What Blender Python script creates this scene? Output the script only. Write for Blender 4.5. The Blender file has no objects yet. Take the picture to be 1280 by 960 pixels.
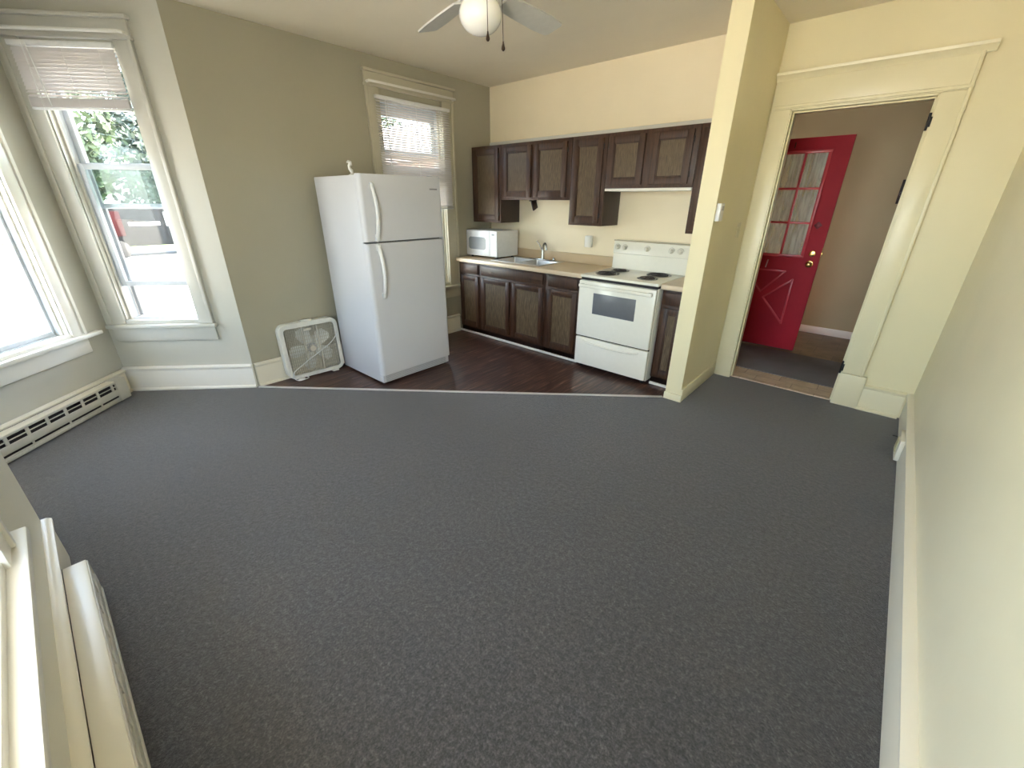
import bpy, bmesh, math, random
from mathutils import Vector, Matrix
random.seed(7)
PI = math.pi
scene = bpy.context.scene
COL = scene.collection

# ---------------------------------------------------------------- camera
CAM = Vector((3.9738, -4.0919, 1.5431))
R_ = Vector((0.74887172, 0.66268544, 0.00625781))
F_ = Vector((-0.60415871, 0.68655316, -0.40452073))
U_ = Vector((-0.27236632, 0.29915342, 0.91450742))
cam_data = bpy.data.cameras.new('camera')
cam_data.sensor_width = 36.0
cam_data.lens = 517.133 / 1280 * 36.0
cam_data.clip_start = 0.02
cam_data.clip_end = 300
cam = bpy.data.objects.new('camera', cam_data)
COL.objects.link(cam)
M = Matrix.Identity(4)
for i, v in enumerate((R_, U_, -F_)):
    for j in range(3):
        M[j][i] = v[j]
M.translation = CAM
cam.matrix_world = M
scene.camera = cam

# ---------------------------------------------------------------- light
scene.view_settings.view_transform = 'Standard'
scene.view_settings.look = 'None'
scene.view_settings.gamma = 1
scene.view_settings.use_curve_mapping = False
scene.view_settings.exposure = 0.15
SKY = 6.6
world = bpy.data.worlds.new('sky')
scene.world = world
world.use_nodes = True
wt = world.node_tree
wt.nodes.clear()
wo = wt.nodes.new('ShaderNodeOutputWorld')
wb = wt.nodes.new('ShaderNodeBackground')
sk = wt.nodes.new('ShaderNodeTexSky')
sk.sky_type = 'NISHITA'
sk.sun_disc = False
sk.sun_elevation = math.radians(55)
sk.sun_rotation = math.radians(60)
mx = wt.nodes.new('ShaderNodeMixRGB')
mx.inputs[0].default_value = 0.82
mx.inputs[2].default_value = (0.93, 0.95, 1.0, 1)
wt.links.new(sk.outputs[0], mx.inputs[1])
wt.links.new(mx.outputs[0], wb.inputs[0])
wb.inputs[1].default_value = SKY
wt.links.new(wb.outputs[0], wo.inputs[0])
sd = bpy.data.lights.new('sun', 'SUN')
sd.energy = 50
sd.angle = math.radians(2)
sd.color = (1, 0.86, 0.70)
sun = bpy.data.objects.new('sun', sd)
COL.objects.link(sun)
sun.rotation_euler = Vector((-0.45, -0.35, -0.82)).to_track_quat('-Z', 'Y').to_euler()

# ---------------------------------------------------------------- materials
def new_mat(name):
    m = bpy.data.materials.new(name)
    m.use_nodes = True
    nt = m.node_tree
    b = nt.nodes.get('Principled BSDF')
    return m, nt, b

def coords(nt, scale=(1, 1, 1), rot=(0, 0, 0), kind='Object'):
    tc = nt.nodes.new('ShaderNodeTexCoord')
    mp = nt.nodes.new('ShaderNodeMapping')
    mp.inputs['Scale'].default_value = scale
    mp.inputs['Rotation'].default_value = rot
    nt.links.new(tc.outputs[kind], mp.inputs[0])
    return mp.outputs[0]

def noise(nt, vec, scale, detail=4, rough=0.55):
    n = nt.nodes.new('ShaderNodeTexNoise')
    n.inputs['Scale'].default_value = scale
    n.inputs['Detail'].default_value = detail
    n.inputs['Roughness'].default_value = rough
    nt.links.new(vec, n.inputs['Vector'])
    return n.outputs[0]

def ramp(nt, fac, stops):
    r = nt.nodes.new('ShaderNodeValToRGB')
    el = r.color_ramp.elements
    while len(el) < len(stops):
        el.new(0.5)
    for e, (p, c) in zip(el, stops):
        e.position = p
        e.color = (c[0], c[1], c[2], 1)
    nt.links.new(fac, r.inputs[0])
    return r.outputs[0]

def bump(nt, b, h, strength=0.2, dist=0.01):
    n = nt.nodes.new('ShaderNodeBump')
    n.inputs['Strength'].default_value = strength
    n.inputs['Distance'].default_value = dist
    nt.links.new(h, n.inputs['Height'])
    nt.links.new(n.outputs[0], b.inputs['Normal'])

def tint(c, k):
    return tuple(min(1, x * k) for x in c)

def mat_paint(name, col, rough=0.5, var=0.04, bscale=14, bstr=0.12, bdist=0.01):
    m, nt, b = new_mat(name)
    v = coords(nt)
    f = noise(nt, v, 2.2, 3)
    c = ramp(nt, f, [(0.3, tint(col, 1 - var)), (0.7, tint(col, 1 + var))])
    nt.links.new(c, b.inputs['Base Color'])
    b.inputs['Roughness'].default_value = rough
    bump(nt, b, noise(nt, v, bscale, 4), bstr, bdist)
    return m

def mat_plain(name, col, rough=0.4, metal=0.0, var=0.03, nscale=30, spec=0.5):
    m, nt, b = new_mat(name)
    v = coords(nt)
    c = ramp(nt, noise(nt, v, nscale, 2), [(0.3, tint(col, 1 - var)), (0.7, tint(col, 1 + var))])
    nt.links.new(c, b.inputs['Base Color'])
    b.inputs['Roughness'].default_value = rough
    b.inputs['Metallic'].default_value = metal
    b.inputs['Specular IOR Level'].default_value = spec
    return m

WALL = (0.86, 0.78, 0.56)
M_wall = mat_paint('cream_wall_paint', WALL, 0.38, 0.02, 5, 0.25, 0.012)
M_walll = mat_paint('cream_wall_shaded_left', (0.415, 0.385, 0.285), 0.42, 0.02, 5, 0.2, 0.01)  # same cream paint, darkened: shade on the left wall put into the colour
M_walld = mat_paint('cream_wall_warm_lit_door', (0.84, 0.755, 0.49), 0.4, 0.02, 5, 0.2, 0.01)  # same cream paint, yellower: warm light by the doorway put into the colour
M_trimd = mat_paint('cream_trim_warm_lit_door', (0.85, 0.775, 0.53), 0.3, 0.02, 20, 0.08, 0.004)  # cream trim with the doorway's warm light put into its colour
M_triml = mat_paint('cream_trim_shaded_left', (0.56, 0.52, 0.39), 0.32, 0.02, 20, 0.08, 0.004)  # cream trim darkened to carry the left wall's shade
M_wallb = mat_paint('cream_wall_dimmed_bay', (0.58, 0.565, 0.49), 0.4, 0.02, 5, 0.2, 0.01)  # same cream paint, greyer: dimmer, cooler bay light put into the colour
M_walln = mat_paint('cream_wall_cool_lit_near', (0.78, 0.75, 0.62), 0.4, 0.02, 5, 0.2, 0.01)  # same cream paint, paler: cool light on the near wall put into the colour
M_trimb = mat_paint('cream_trim_dimmed_bay', (0.60, 0.585, 0.52), 0.3, 0.02, 20, 0.08, 0.004)  # cream trim darkened to carry the dimmer bay light
M_wallk = mat_paint('cream_wall_warm_lit_kitchen', (0.93, 0.81, 0.58), 0.42, 0.02, 5, 0.2, 0.01)  # same cream paint, brighter: warm bounce light put into the colour
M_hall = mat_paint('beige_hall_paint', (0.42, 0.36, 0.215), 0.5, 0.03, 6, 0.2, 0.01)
M_trim = mat_paint('cream_trim_paint', (0.82, 0.77, 0.63), 0.28, 0.02, 20, 0.08, 0.004)
M_white = mat_paint('white_trim_paint', (0.86, 0.84, 0.77), 0.3, 0.02, 20, 0.05, 0.003)
M_ceil = mat_paint('ceiling_paint', (0.86, 0.78, 0.62), 0.7, 0.02, 6, 0.15, 0.01)
M_vinyl = mat_plain('white_vinyl', (0.58, 0.62, 0.66), 0.4)
M_fridge = mat_paint('white_textured_enamel', (0.62, 0.62, 0.64), 0.33, 0.005, 260, 0.10, 0.001)
M_handle = mat_plain('white_plastic', (0.80, 0.80, 0.78), 0.3)
M_seam = mat_plain('grey_gasket', (0.22, 0.22, 0.22), 0.6)
M_stove = mat_plain('bisque_enamel', (0.86, 0.83, 0.72), 0.18, var=0.01)
M_knob = mat_plain('bisque_plastic', (0.76, 0.72, 0.60), 0.35)
M_ovenglass = mat_plain('grey_oven_glass', (0.15, 0.155, 0.165), 0.3)
M_black = mat_plain('black_metal', (0.015, 0.013, 0.013), 0.4)
M_coil = mat_plain('black_coil', (0.025, 0.018, 0.018), 0.45)
M_steel = mat_plain('brushed_steel', (0.50, 0.49, 0.47), 0.32, 1.0)
M_chrome = mat_plain('chrome', (0.45, 0.45, 0.44), 0.2, 1.0)
M_brass = mat_plain('brass', (0.85, 0.60, 0.22), 0.22, 1.0)
M_micro = mat_plain('white_microwave_shell', (0.80, 0.80, 0.78), 0.3)
M_microwin = mat_plain('grey_microwave_window', (0.30, 0.32, 0.33), 0.25)
M_heater = mat_plain('heater_enamel', (0.62, 0.60, 0.52), 0.4, var=0.06, nscale=6)
M_dark = mat_plain('dark_slot', (0.025, 0.02, 0.02), 0.8)
M_yellow = mat_plain('aged_cream_plastic', (0.62, 0.55, 0.33), 0.4)
M_switch = mat_plain('cream_switch_plate', (0.74, 0.66, 0.44), 0.4)
M_fan = mat_plain('box_fan_white', (0.72, 0.71, 0.64), 0.4)
M_grille = mat_plain('aged_grille_plastic', (0.58, 0.54, 0.44), 0.5)
M_fanblade = mat_plain('pale_fan_blade', (0.80, 0.80, 0.76), 0.4)
M_cfblade = mat_plain('grey_white_blade', (0.60, 0.59, 0.55), 0.5)
M_bronze = mat_plain('dark_bronze', (0.06, 0.035, 0.02), 0.4, 0.6)
M_strip = mat_plain('pale_metal_strip', (0.72, 0.70, 0.68), 0.3, 0.3)
M_figur = mat_plain('white_ceramic', (0.86, 0.85, 0.80), 0.3)

def mat_carpet():
    m, nt, b = new_mat('charcoal_carpet')
    v = coords(nt)
    f1 = noise(nt, v, 125, 4, 0.8)
    f2 = noise(nt, v, 48, 4, 0.7)
    f3 = noise(nt, v, 2.0, 3)
    mixn = nt.nodes.new('ShaderNodeMath'); mixn.operation = 'MULTIPLY_ADD'
    nt.links.new(f2, mixn.inputs[0]); mixn.inputs[1].default_value = 0.7
    nt.links.new(f1, mixn.inputs[2])
    hv = nt.nodes.new('ShaderNodeMath'); hv.operation = 'MULTIPLY'; hv.inputs[1].default_value = 0.588
    nt.links.new(mixn.outputs[0], hv.inputs[0])
    c = ramp(nt, hv.outputs[0], [(0.0, (0.006, 0.006, 0.006)), (0.38, (0.008, 0.0077, 0.008)), (0.50, (0.037, 0.0345, 0.036)), (0.60, (0.098, 0.092, 0.094)), (0.70, (0.20, 0.19, 0.19))])
    mm = nt.nodes.new('ShaderNodeMixRGB'); mm.blend_type = 'MULTIPLY'; mm.inputs[0].default_value = 1
    g = ramp(nt, f3, [(0.3, (0.9, 0.9, 0.9)), (0.7, (1.08, 1.08, 1.08))])
    nt.links.new(c, mm.inputs[1]); nt.links.new(g, mm.inputs[2])
    nt.links.new(mm.outputs[0], b.inputs['Base Color'])
    b.inputs['Roughness'].default_value = 0.62
    b.inputs['Specular IOR Level'].default_value = 0.4
    b.inputs['Sheen Weight'].default_value = 0.4
    b.inputs['Sheen Roughness'].default_value = 0.5
    bump(nt, b, mixn.outputs[0], 0.8, 0.006)
    return m
M_carpet = mat_carpet()

def mat_planks(name, cols, rough, wl=1.2, wh=0.12, rot=PI / 2, mortar=(0.02, 0.01, 0.008), grain=(1.5, 22, 1)):
    m, nt, b = new_mat(name)
    v = coords(nt, rot=(0, 0, rot))
    br = nt.nodes.new('ShaderNodeTexBrick')
    br.inputs['Scale'].default_value = 1
    br.inputs['Brick Width'].default_value = wl
    br.inputs['Row Height'].default_value = wh
    br.inputs['Mortar Size'].default_value = 0.002
    br.inputs['Color1'].default_value = (0, 0, 0, 1)
    br.inputs['Color2'].default_value = (1, 1, 1, 1)
    br.inputs['Mortar'].default_value = (0.5, 0.5, 0.5, 1)
    br.offset = 0.37
    nt.links.new(v, br.inputs['Vector'])
    mp = nt.nodes.new('ShaderNodeMapping'); mp.inputs['Scale'].default_value = grain
    nt.links.new(v, mp.inputs[0])
    add = nt.nodes.new('ShaderNodeVectorMath'); add.operation = 'MULTIPLY_ADD'
    nt.links.new(br.outputs[0], add.inputs[0]); add.inputs[1].default_value = (7, 3, 5)
    nt.links.new(mp.outputs[0], add.inputs[2])
    f = noise(nt, add.outputs[0], 2.2, 6, 0.6)
    c = ramp(nt, f, cols)
    mm = nt.nodes.new('ShaderNodeMixRGB')
    nt.links.new(br.outputs['Fac'], mm.inputs[0])
    nt.links.new(c, mm.inputs[1]); mm.inputs[2].default_value = (*mortar, 1)
    nt.links.new(mm.outputs[0], b.inputs['Base Color'])
    b.inputs['Roughness'].default_value = rough
    bump(nt, b, f, 0.05, 0.003)
    return m
M_lam = mat_planks('dark_laminate_planks', [(0.34, (0.018, 0.008, 0.006)), (0.50, (0.058, 0.025, 0.018)), (0.62, (0.13, 0.066, 0.046)), (0.74, (0.30, 0.18, 0.13))], 0.30)
M_tile = mat_planks('tan_hall_tile', [(0.3, (0.52, 0.41, 0.30)), (0.7, (0.80, 0.68, 0.54))], 0.45, wl=0.30, wh=0.15, rot=0, mortar=(0.30, 0.23, 0.17), grain=(3, 3, 1))
M_brown = mat_planks('brown_hall_tile', [(0.3, (0.10, 0.065, 0.035)), (0.7, (0.20, 0.14, 0.08))], 0.4, wl=0.3, wh=0.3, rot=0, mortar=(0.05, 0.03, 0.02), grain=(3, 3, 1))
M_mat = mat_paint('grey_hall_mat', (0.20, 0.20, 0.215), 0.95, 0.15, 250, 0.5, 0.004)

def mat_wood(name, cols, rough=0.38, scale=(22, 22, 1.6), nsc=3.0):
    m, nt, b = new_mat(name)
    v = coords(nt, scale=scale)
    f = noise(nt, v, nsc, 6, 0.65)
    c = ramp(nt, f, cols)
    nt.links.new(c, b.inputs['Base Color'])
    b.inputs['Roughness'].default_value = rough
    bump(nt, b, f, 0.15, 0.002)
    return m
M_frame = mat_wood('dark_walnut_frame', [(0.3, (0.024, 0.009, 0.004)), (0.7, (0.082, 0.035, 0.016))], 0.45)
M_panel = mat_wood('grained_oak_panel', [(0.32, (0.045, 0.026, 0.012)), (0.5, (0.105, 0.070, 0.036)), (0.72, (0.19, 0.135, 0.075))], 0.5, (40, 40, 3), 4)
M_side = mat_wood('dark_cabinet_side', [(0.3, (0.014, 0.006, 0.004)), (0.7, (0.045, 0.018, 0.011))])
M_counter = mat_paint('tan_laminate_counter', (0.62, 0.47, 0.29), 0.32, 0.06, 60, 0.02, 0.001)
M_counteredge = mat_paint('pale_counter_edge', (0.72, 0.58, 0.41), 0.3, 0.04, 60, 0.02, 0.001)
M_red = mat_paint('red_door_paint', (0.50, 0.012, 0.032), 0.33, 0.10, 18, 0.15, 0.004)
M_red.node_tree.nodes['Principled BSDF'].inputs['Roughness'].default_value = 0.55
M_red.node_tree.nodes['Principled BSDF'].inputs['Specular IOR Level'].default_value = 0.3
M_redbead = mat_paint('red_bead_highlight', (0.72, 0.08, 0.11), 0.22, 0.05, 18, 0.05, 0.002)  # door red lightened: glossy highlights and worn edges put into the bead colour

def mat_glass(name, tintc=(0.95, 0.98, 0.98), gl=0.025, rough=0.02, frost=0.0):
    m, nt, b = new_mat(name)
    nt.nodes.remove(b)
    out = [n for n in nt.nodes if n.type == 'OUTPUT_MATERIAL'][0]
    t = nt.nodes.new('ShaderNodeBsdfTransparent'); t.inputs[0].default_value = (*tintc, 1)
    g = nt.nodes.new('ShaderNodeBsdfGlossy'); g.inputs['Roughness'].default_value = rough
    ms = nt.nodes.new('ShaderNodeMixShader'); ms.inputs[0].default_value = gl
    nt.links.new(t.outputs[0], ms.inputs[1]); nt.links.new(g.outputs[0], ms.inputs[2])
    last = ms.outputs[0]
    if frost:
        d = nt.nodes.new('ShaderNodeBsdfDiffuse'); d.inputs[0].default_value = (0.75, 0.75, 0.72, 1)
        m2 = nt.nodes.new('ShaderNodeMixShader')
        v = coords(nt, scale=(9, 9, 1.2))
        r = ramp(nt, noise(nt, v, 3, 3), [(0.35, (frost * 0.5,) * 3), (0.65, (frost * 1.3,) * 3)])
        nt.links.new(r, m2.inputs[0])
        nt.links.new(last, m2.inputs[1]); nt.links.new(d.outputs[0], m2.inputs[2])
        last = m2.outputs[0]
    nt.links.new(last, out.inputs[0])
    return m
M_glass = mat_glass('clear_window_glass')
M_screen = mat_glass('storm_screen_glass', (0.55, 0.62, 0.58), 0.04, 0.1, 0.05)
M_doorglass = mat_glass('wavy_door_glass', (0.85, 0.87, 0.85), 0.12, 0.12, 0.42)

def mat_slat():
    m, nt, b = new_mat('white_blind_slats')
    nt.nodes.remove(b)
    out = [n for n in nt.nodes if n.type == 'OUTPUT_MATERIAL'][0]
    d = nt.nodes.new('ShaderNodeBsdfDiffuse'); d.inputs[0].default_value = (0.80, 0.77, 0.75, 1)
    t = nt.nodes.new('ShaderNodeBsdfTranslucent'); t.inputs[0].default_value = (0.80, 0.75, 0.74, 1)
    ms = nt.nodes.new('ShaderNodeMixShader')
    v = coords(nt)
    r = ramp(nt, noise(nt, v, 5, 2), [(0.3, (0.16,) * 3), (0.7, (0.22,) * 3)])
    nt.links.new(r, ms.inputs[0])
    nt.links.new(d.outputs[0], ms.inputs[1]); nt.links.new(t.outputs[0], ms.inputs[2])
    nt.links.new(ms.outputs[0], out.inputs[0])
    return m
M_slat = mat_slat()

def mat_globe():
    m, nt, b = new_mat('white_glass_globe')
    v = coords(nt)
    c = ramp(nt, noise(nt, v, 6, 2), [(0.3, (0.82, 0.80, 0.74)), (0.7, (0.86, 0.84, 0.78))])
    nt.links.new(c, b.inputs['Base Color'])
    b.inputs['Roughness'].default_value = 0.12
    b.inputs['Subsurface Weight'].default_value = 0.3
    b.inputs['Subsurface Radius'].default_value = (0.05, 0.05, 0.04)
    return m
M_globe = mat_globe()
M_conc = mat_paint('pale_concrete', (0.62, 0.57, 0.50), 0.8, 0.06, 8, 0.1, 0.01)
M_asph = mat_paint('grey_asphalt', (0.34, 0.34, 0.34), 0.85, 0.08, 60, 0.2, 0.01)
M_grass = mat_paint('lawn_green', (0.20, 0.30, 0.09), 0.9, 0.2, 40, 0.5, 0.03)
M_leafa = mat_paint('fresh_green_leaf', (0.085, 0.11, 0.07), 0.6, 0.3, 4, 0.0, 0.01)
M_leafb = mat_paint('dull_green_leaf', (0.07, 0.09, 0.075), 0.6, 0.3, 4, 0.0, 0.01)
M_bark = mat_paint('brown_bark', (0.13, 0.09, 0.06), 0.9, 0.2, 30, 0.6, 0.03)
M_van = mat_plain('dark_vehicle_paint', (0.008, 0.009, 0.010), 0.6, spec=0.1)
M_vanred = mat_plain('red_vehicle_panel', (0.022, 0.003, 0.004), 0.6, spec=0.1)
M_tyre = mat_plain('black_rubber', (0.02, 0.02, 0.02), 0.8)
M_siding = mat_planks('pinkish_siding', [(0.3, (0.42, 0.30, 0.27)), (0.7, (0.50, 0.37, 0.33))], 0.7, wl=3, wh=0.14, rot=0, mortar=(0.25, 0.17, 0.15), grain=(1, 1, 1))
M_roof = mat_paint('grey_roof_shingle', (0.15, 0.14, 0.14), 0.9, 0.15, 30, 0.4, 0.02)

# ---------------------------------------------------------------- mesh builder
class MB:
    def __init__(s):
        s.b = bmesh.new()
    def _merge(s, t, mat=None):
        if mat is not None:
            bmesh.ops.transform(t, matrix=mat, verts=t.verts)
        me = bpy.data.meshes.new('t')
        t.to_mesh(me); t.free()
        s.b.from_mesh(me)
        bpy.data.meshes.remove(me)
    def box(s, x0, x1, y0, y1, z0, z1, bev=0.0, seg=2, mat=None):
        t = bmesh.new()
        bmesh.ops.create_cube(t, size=1)
        sc = Matrix.Diagonal((abs(x1 - x0), abs(y1 - y0), abs(z1 - z0), 1))
        bmesh.ops.transform(t, matrix=Matrix.Translation(((x0 + x1) / 2, (y0 + y1) / 2, (z0 + z1) / 2)) @ sc, verts=t.verts)
        if bev > 0:
            bev = min(bev, 0.45 * min(abs(x1 - x0), abs(y1 - y0), abs(z1 - z0)))
            bmesh.ops.bevel(t, geom=list(t.edges), offset=bev, segments=seg, affect='EDGES', profile=0.5)
        s._merge(t, mat)
        return s
    def prism(s, pts, z0, z1, bev=0.0, mat=None):
        """polygon pts (x,y), extruded z0..z1"""
        t = bmesh.new()
        lo = [t.verts.new((p[0], p[1], z0)) for p in pts]
        hi = [t.verts.new((p[0], p[1], z1)) for p in pts]
        n = len(pts)
        t.faces.new(lo[::-1]); t.faces.new(hi)
        for i in range(n):
            t.faces.new((lo[i], lo[(i + 1) % n], hi[(i + 1) % n], hi[i]))
        bmesh.ops.recalc_face_normals(t, faces=t.faces)
        if bev > 0:
            bmesh.ops.bevel(t, geom=list(t.edges), offset=bev, segments=2, affect='EDGES', profile=0.5)
        s._merge(t, mat)
        return s
    def cyl(s, a, b, r, r2=None, n=20, bev=0.0):
        a = Vector(a); b = Vector(b); r2 = r if r2 is None else r2
        d = b - a; L = d.length
        t = bmesh.new()
        bmesh.ops.create_cone(t, cap_ends=True, segments=n, radius1=r, radius2=r2, depth=L)
        if bev > 0:
            eds = [e for e in t.edges if abs(e.verts[0].co.z - e.verts[1].co.z) < 1e-6]
            bmesh.ops.bevel(t, geom=eds, offset=bev, segments=2, affect='EDGES', profile=0.5)
        q = Vector((0, 0, 1)).rotation_difference(d.normalized()).to_matrix().to_4x4()
        s._merge(t, Matrix.Translation((a + b) / 2) @ q)
        return s
    def tube(s, pts, r, n=10, closed=False):
        P = [Vector(p) for p in pts]
        t = bmesh.new(); rings = []
        up = Vector((0, 0, 1)); prev = None
        N = len(P)
        for i, p in enumerate(P):
            if closed:
                d = (P[(i + 1) % N] - P[i - 1]).normalized()
            else:
                d = (P[min(i + 1, N - 1)] - P[max(i - 1, 0)]).normalized()
            if prev is None:
                u = d.cross(up)
                if u.length < 1e-3: u = d.cross(Vector((1, 0, 0)))
            else:
                u = prev - d * prev.dot(d)
            u.normalize(); prev = u
            w = d.cross(u)
            rr = r[i] if isinstance(r, (list, tuple)) else r
            rings.append([t.verts.new(p + (u * math.cos(2 * PI * k / n) + w * math.sin(2 * PI * k / n)) * rr) for k in range(n)])
        for i in range(N if closed else N - 1):
            A = rings[i]; B = rings[(i + 1) % N]
            for k in range(n):
                t.faces.new((A[k], A[(k + 1) % n], B[(k + 1) % n], B[k]))
        if not closed:
            t.faces.new(rings[0][::-1]); t.faces.new(rings[-1])
        bmesh.ops.recalc_face_normals(t, faces=t.faces)
        s._merge(t)
        return s
    def lathe(s, prof, n=32, mat=None):
        """prof: list of (r,z)"""
        t = bmesh.new(); rings = []
        for r, z in prof:
            if r < 1e-6:
                rings.append([t.verts.new((0, 0, z))])
            else:
                rings.append([t.verts.new((r * math.cos(2 * PI * k / n), r * math.sin(2 * PI * k / n), z)) for k in range(n)])
        for A, B in zip(rings, rings[1:]):
            for k in range(n):
                a0 = A[k % len(A)]; a1 = A[(k + 1) % len(A)]; b0 = B[k % len(B)]; b1 = B[(k + 1) % len(B)]
                f = []
                for v in (a0, a1, b1, b0):
                    if v not in f: f.append(v)
                if len(f) > 2: t.faces.new(f)
        bmesh.ops.recalc_face_normals(t, faces=t.faces)
        s._merge(t, mat)
        return s
    def build(s, name, mat, parent=None, smooth=True, ang=35):
        me = bpy.data.meshes.new(name)
        s.b.to_mesh(me); s.b.free()
        me.materials.append(mat)
        if smooth:
            for p in me.polygons: p.use_smooth = True
            me.set_sharp_from_angle(angle=math.radians(ang))
        o = bpy.data.objects.new(name, me)
        COL.objects.link(o)
        if parent is not None: o.parent = parent
        return o

def thing(name, label, cat, loc=(0, 0, 0), rz=0.0, group=None, rot=None):
    o = bpy.data.objects.new(name, None)
    COL.objects.link(o)
    o.empty_display_size = 0.1
    o.location = loc
    o.rotation_euler = rot if rot else (0, 0, rz)
    o['label'] = label
    if cat: o['category'] = cat
    if group: o['group'] = group
    return o

def struct(o, label=None):
    o['kind'] = 'structure'
    if label: o['label'] = label
    if 'category' in o: del o['category']
    return o

def tag(o, label, cat, group=None, kind=None):
    o['label'] = label; o['category'] = cat
    if group: o['group'] = group
    if kind: o['kind'] = kind
    return o

def copy_tree(o, parent=None):
    c = o.copy(); COL.objects.link(c)
    if parent: c.parent = parent
    for ch in list(o.children):
        copy_tree(ch, c)
    return c

# ---------------------------------------------------------------- shell
H = 2.73
P1 = (0.0, -3.05); BC = (-0.73, -3.82); PE = (0.77, -5.31); P2 = (1.46, -4.40)
XR = 4.385; YN = -4.40; YD = 0.08
T = 0.16

class Wall:
    def __init__(s, A, B):
        s.A = Vector((A[0], A[1])); s.B = Vector((B[0], B[1]))
        d = s.B - s.A; s.L = d.length; s.rz = math.atan2(d.y, d.x)
        s.d = d.normalized()
    def loc(s, z=0): return (s.A.x, s.A.y, z)
    def build(s, name, mat, holes=(), label=None, t=T, z0=0, z1=H, e0=0.0, e1=0.0):
        xs = sorted(set([-e0, s.L + e1] + [h[0] for h in holes] + [h[1] for h in holes]))
        m = MB()
        for a, b in zip(xs, xs[1:]):
            hs = [h for h in holes if h[0] <= a + 1e-6 and h[1] >= b - 1e-6]
            if not hs:
                m.box(a, b, -t, 0, z0, z1)
            else:
                h = hs[0]
                if h[2] > z0 + 1e-4: m.box(a, b, -t, 0, z0, h[2])
                if h[3] < z1 - 1e-4: m.box(a, b, -t, 0, h[3], z1)
        bmesh.ops.remove_doubles(m.b, verts=m.b.verts, dist=1e-5)
        o = m.build(name, mat, smooth=False)
        o.location = s.loc(); o.rotation_euler = (0, 0, s.rz)
        return struct(o, label)

W_left = Wall((0, 0), P1)
W_bay1 = Wall(P1, BC)
W_bay2 = Wall(BC, PE)
W_bay3 = Wall(PE, P2)
W_near = Wall(P2, (XR, YN))
W_right = Wall((XR, YN), (XR, YD))
W_door = Wall((XR, YD), (2.96, YD))
W_back = Wall((2.83, 0), (0, 0))

KW = (0.74, 1.49, 0.60, 2.42)           # kitchen window hole (s = -y)
B1W = (0.32, 0.90, 0.60, 2.45)
B2W = (0.32, 1.10, 0.58, 2.45)
B3W = (0.28, 0.90, 0.60, 2.45)
NW = (0.90, 2.55, 0.60, 2.45)           # near wall window
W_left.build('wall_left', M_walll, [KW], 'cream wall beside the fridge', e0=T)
W_bay1.build('wall_bay_far', M_wallb, [B1W], 'angled bay wall with the tall narrow window', e1=0.07)
W_bay2.build('wall_bay_outer', M_wallb, [B2W], 'angled bay wall above the baseboard heater', e0=0.0, e1=T)
W_bay3.build('wall_bay_near', M_wallb, [B3W], 'return wall of the bay', e0=0.0)
W_near.build('wall_near', M_walln, [NW], 'cream wall at bottom left with a bright window sill', e1=T)
W_right.build('wall_right', M_wall, [], 'plain cream wall along the right edge', e0=0, e1=0)
DO = (XR - 3.925, XR - 3.10, 0.0, 2.19)
W_door.build('wall_door', M_walld, [DO], 'cream wall around the open doorway', t=0.14)
W_back.build('wall_back', M_wallk, [], 'cream kitchen wall behind the cabinets', t=0.14, e1=T)
o = MB().box(0, 0.13, 0, 0.88 + 0.14, 0, H).build('wall_partition', M_walld, smooth=False)
o.location = (2.83, -0.80, 0); struct(o, 'cream stub wall between the stove and the doorway')

poly = [P1, (0, 0), (2.83, 0), (2.96, YD), (XR, YD), (XR, YN), P2, PE, BC]
# ceiling
o = MB().prism([(-1.0, -5.6), (XR + T, -5.6), (XR + T, 0.22), (-1.0, 0.22)], H, H + 0.12).build('ceiling', M_ceil, smooth=False)
struct(o, 'tan painted ceiling')
# carpet floor
cp = [P1, (2.80, -0.785), (2.96, -0.80), (2.96, YD), (3.10, YD), (3.10, 0.13), (3.925, 0.13), (3.925, YD), (XR, YD), (XR, YN), P2, PE, BC]
o = MB().prism(cp, -0.10, 0.0).build('floor', M_carpet, smooth=False)
struct(o, 'charcoal grey carpet of the room')
o = MB().prism([P1, (0, 0), (2.83, 0), (2.83, -0.80), (2.80, -0.785)], -0.10, -0.002).build('floor_kitchen', M_lam, smooth=False)
struct(o, 'dark brown plank floor of the kitchen')
# transition strip
a = Vector((0.03, -3.05)); b = Vector((2.815, -0.80)); d = (b - a)
m = MB().box(0, d.length, -0.016, 0.016, 0, 0.006, 0.003)
o = m.build('trim_1', M_strip); o.location = (a.x, a.y, -0.001); o.rotation_euler = (0, 0, math.atan2(d.y, d.x))
struct(o, 'pale metal strip between carpet and plank floor')

# ---------------------------------------------------------------- hall beyond the doorway
HX0 = 2.50; HX1 = 5.0; HY = 2.40
o = MB().box(HX0 - 0.14, HX1 + 0.14, HY, HY + 0.14, 0, H).build('wall_hall_back', M_hall, smooth=False); struct(o, 'beige hall wall behind the red door')
m = MB().box(-0.14, 0, 0, 1.27, 0, H).box(-0.14, 0, 1.27, 2.22, 2.16, H).box(-0.14, 0, 2.22, 2.26, 0, H)
o = m.build('wall_hall_left', M_hall, smooth=False); o.location = (HX0, 0.14, 0); struct(o, 'hall wall holding the entry opening')
o = MB().box(0, 0.14, 0, HY - 0.22, 0, H).build('wall_hall_right', M_hall, smooth=False); o.location = (HX1, 0.22, 0); struct(o, 'end wall of the hall')
o = MB().box(XR, HX1 + 0.14, 0.08, 0.22, 0, H).build('wall_hall_front', M_hall, smooth=False); struct(o, 'front wall of the hall')
o = MB().box(HX0 - 0.14, HX1 + 0.14, 0.22, HY + 0.14, H, H + 0.12).build('ceiling_hall', M_ceil, smooth=False); struct(o, 'hall ceiling')
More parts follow.
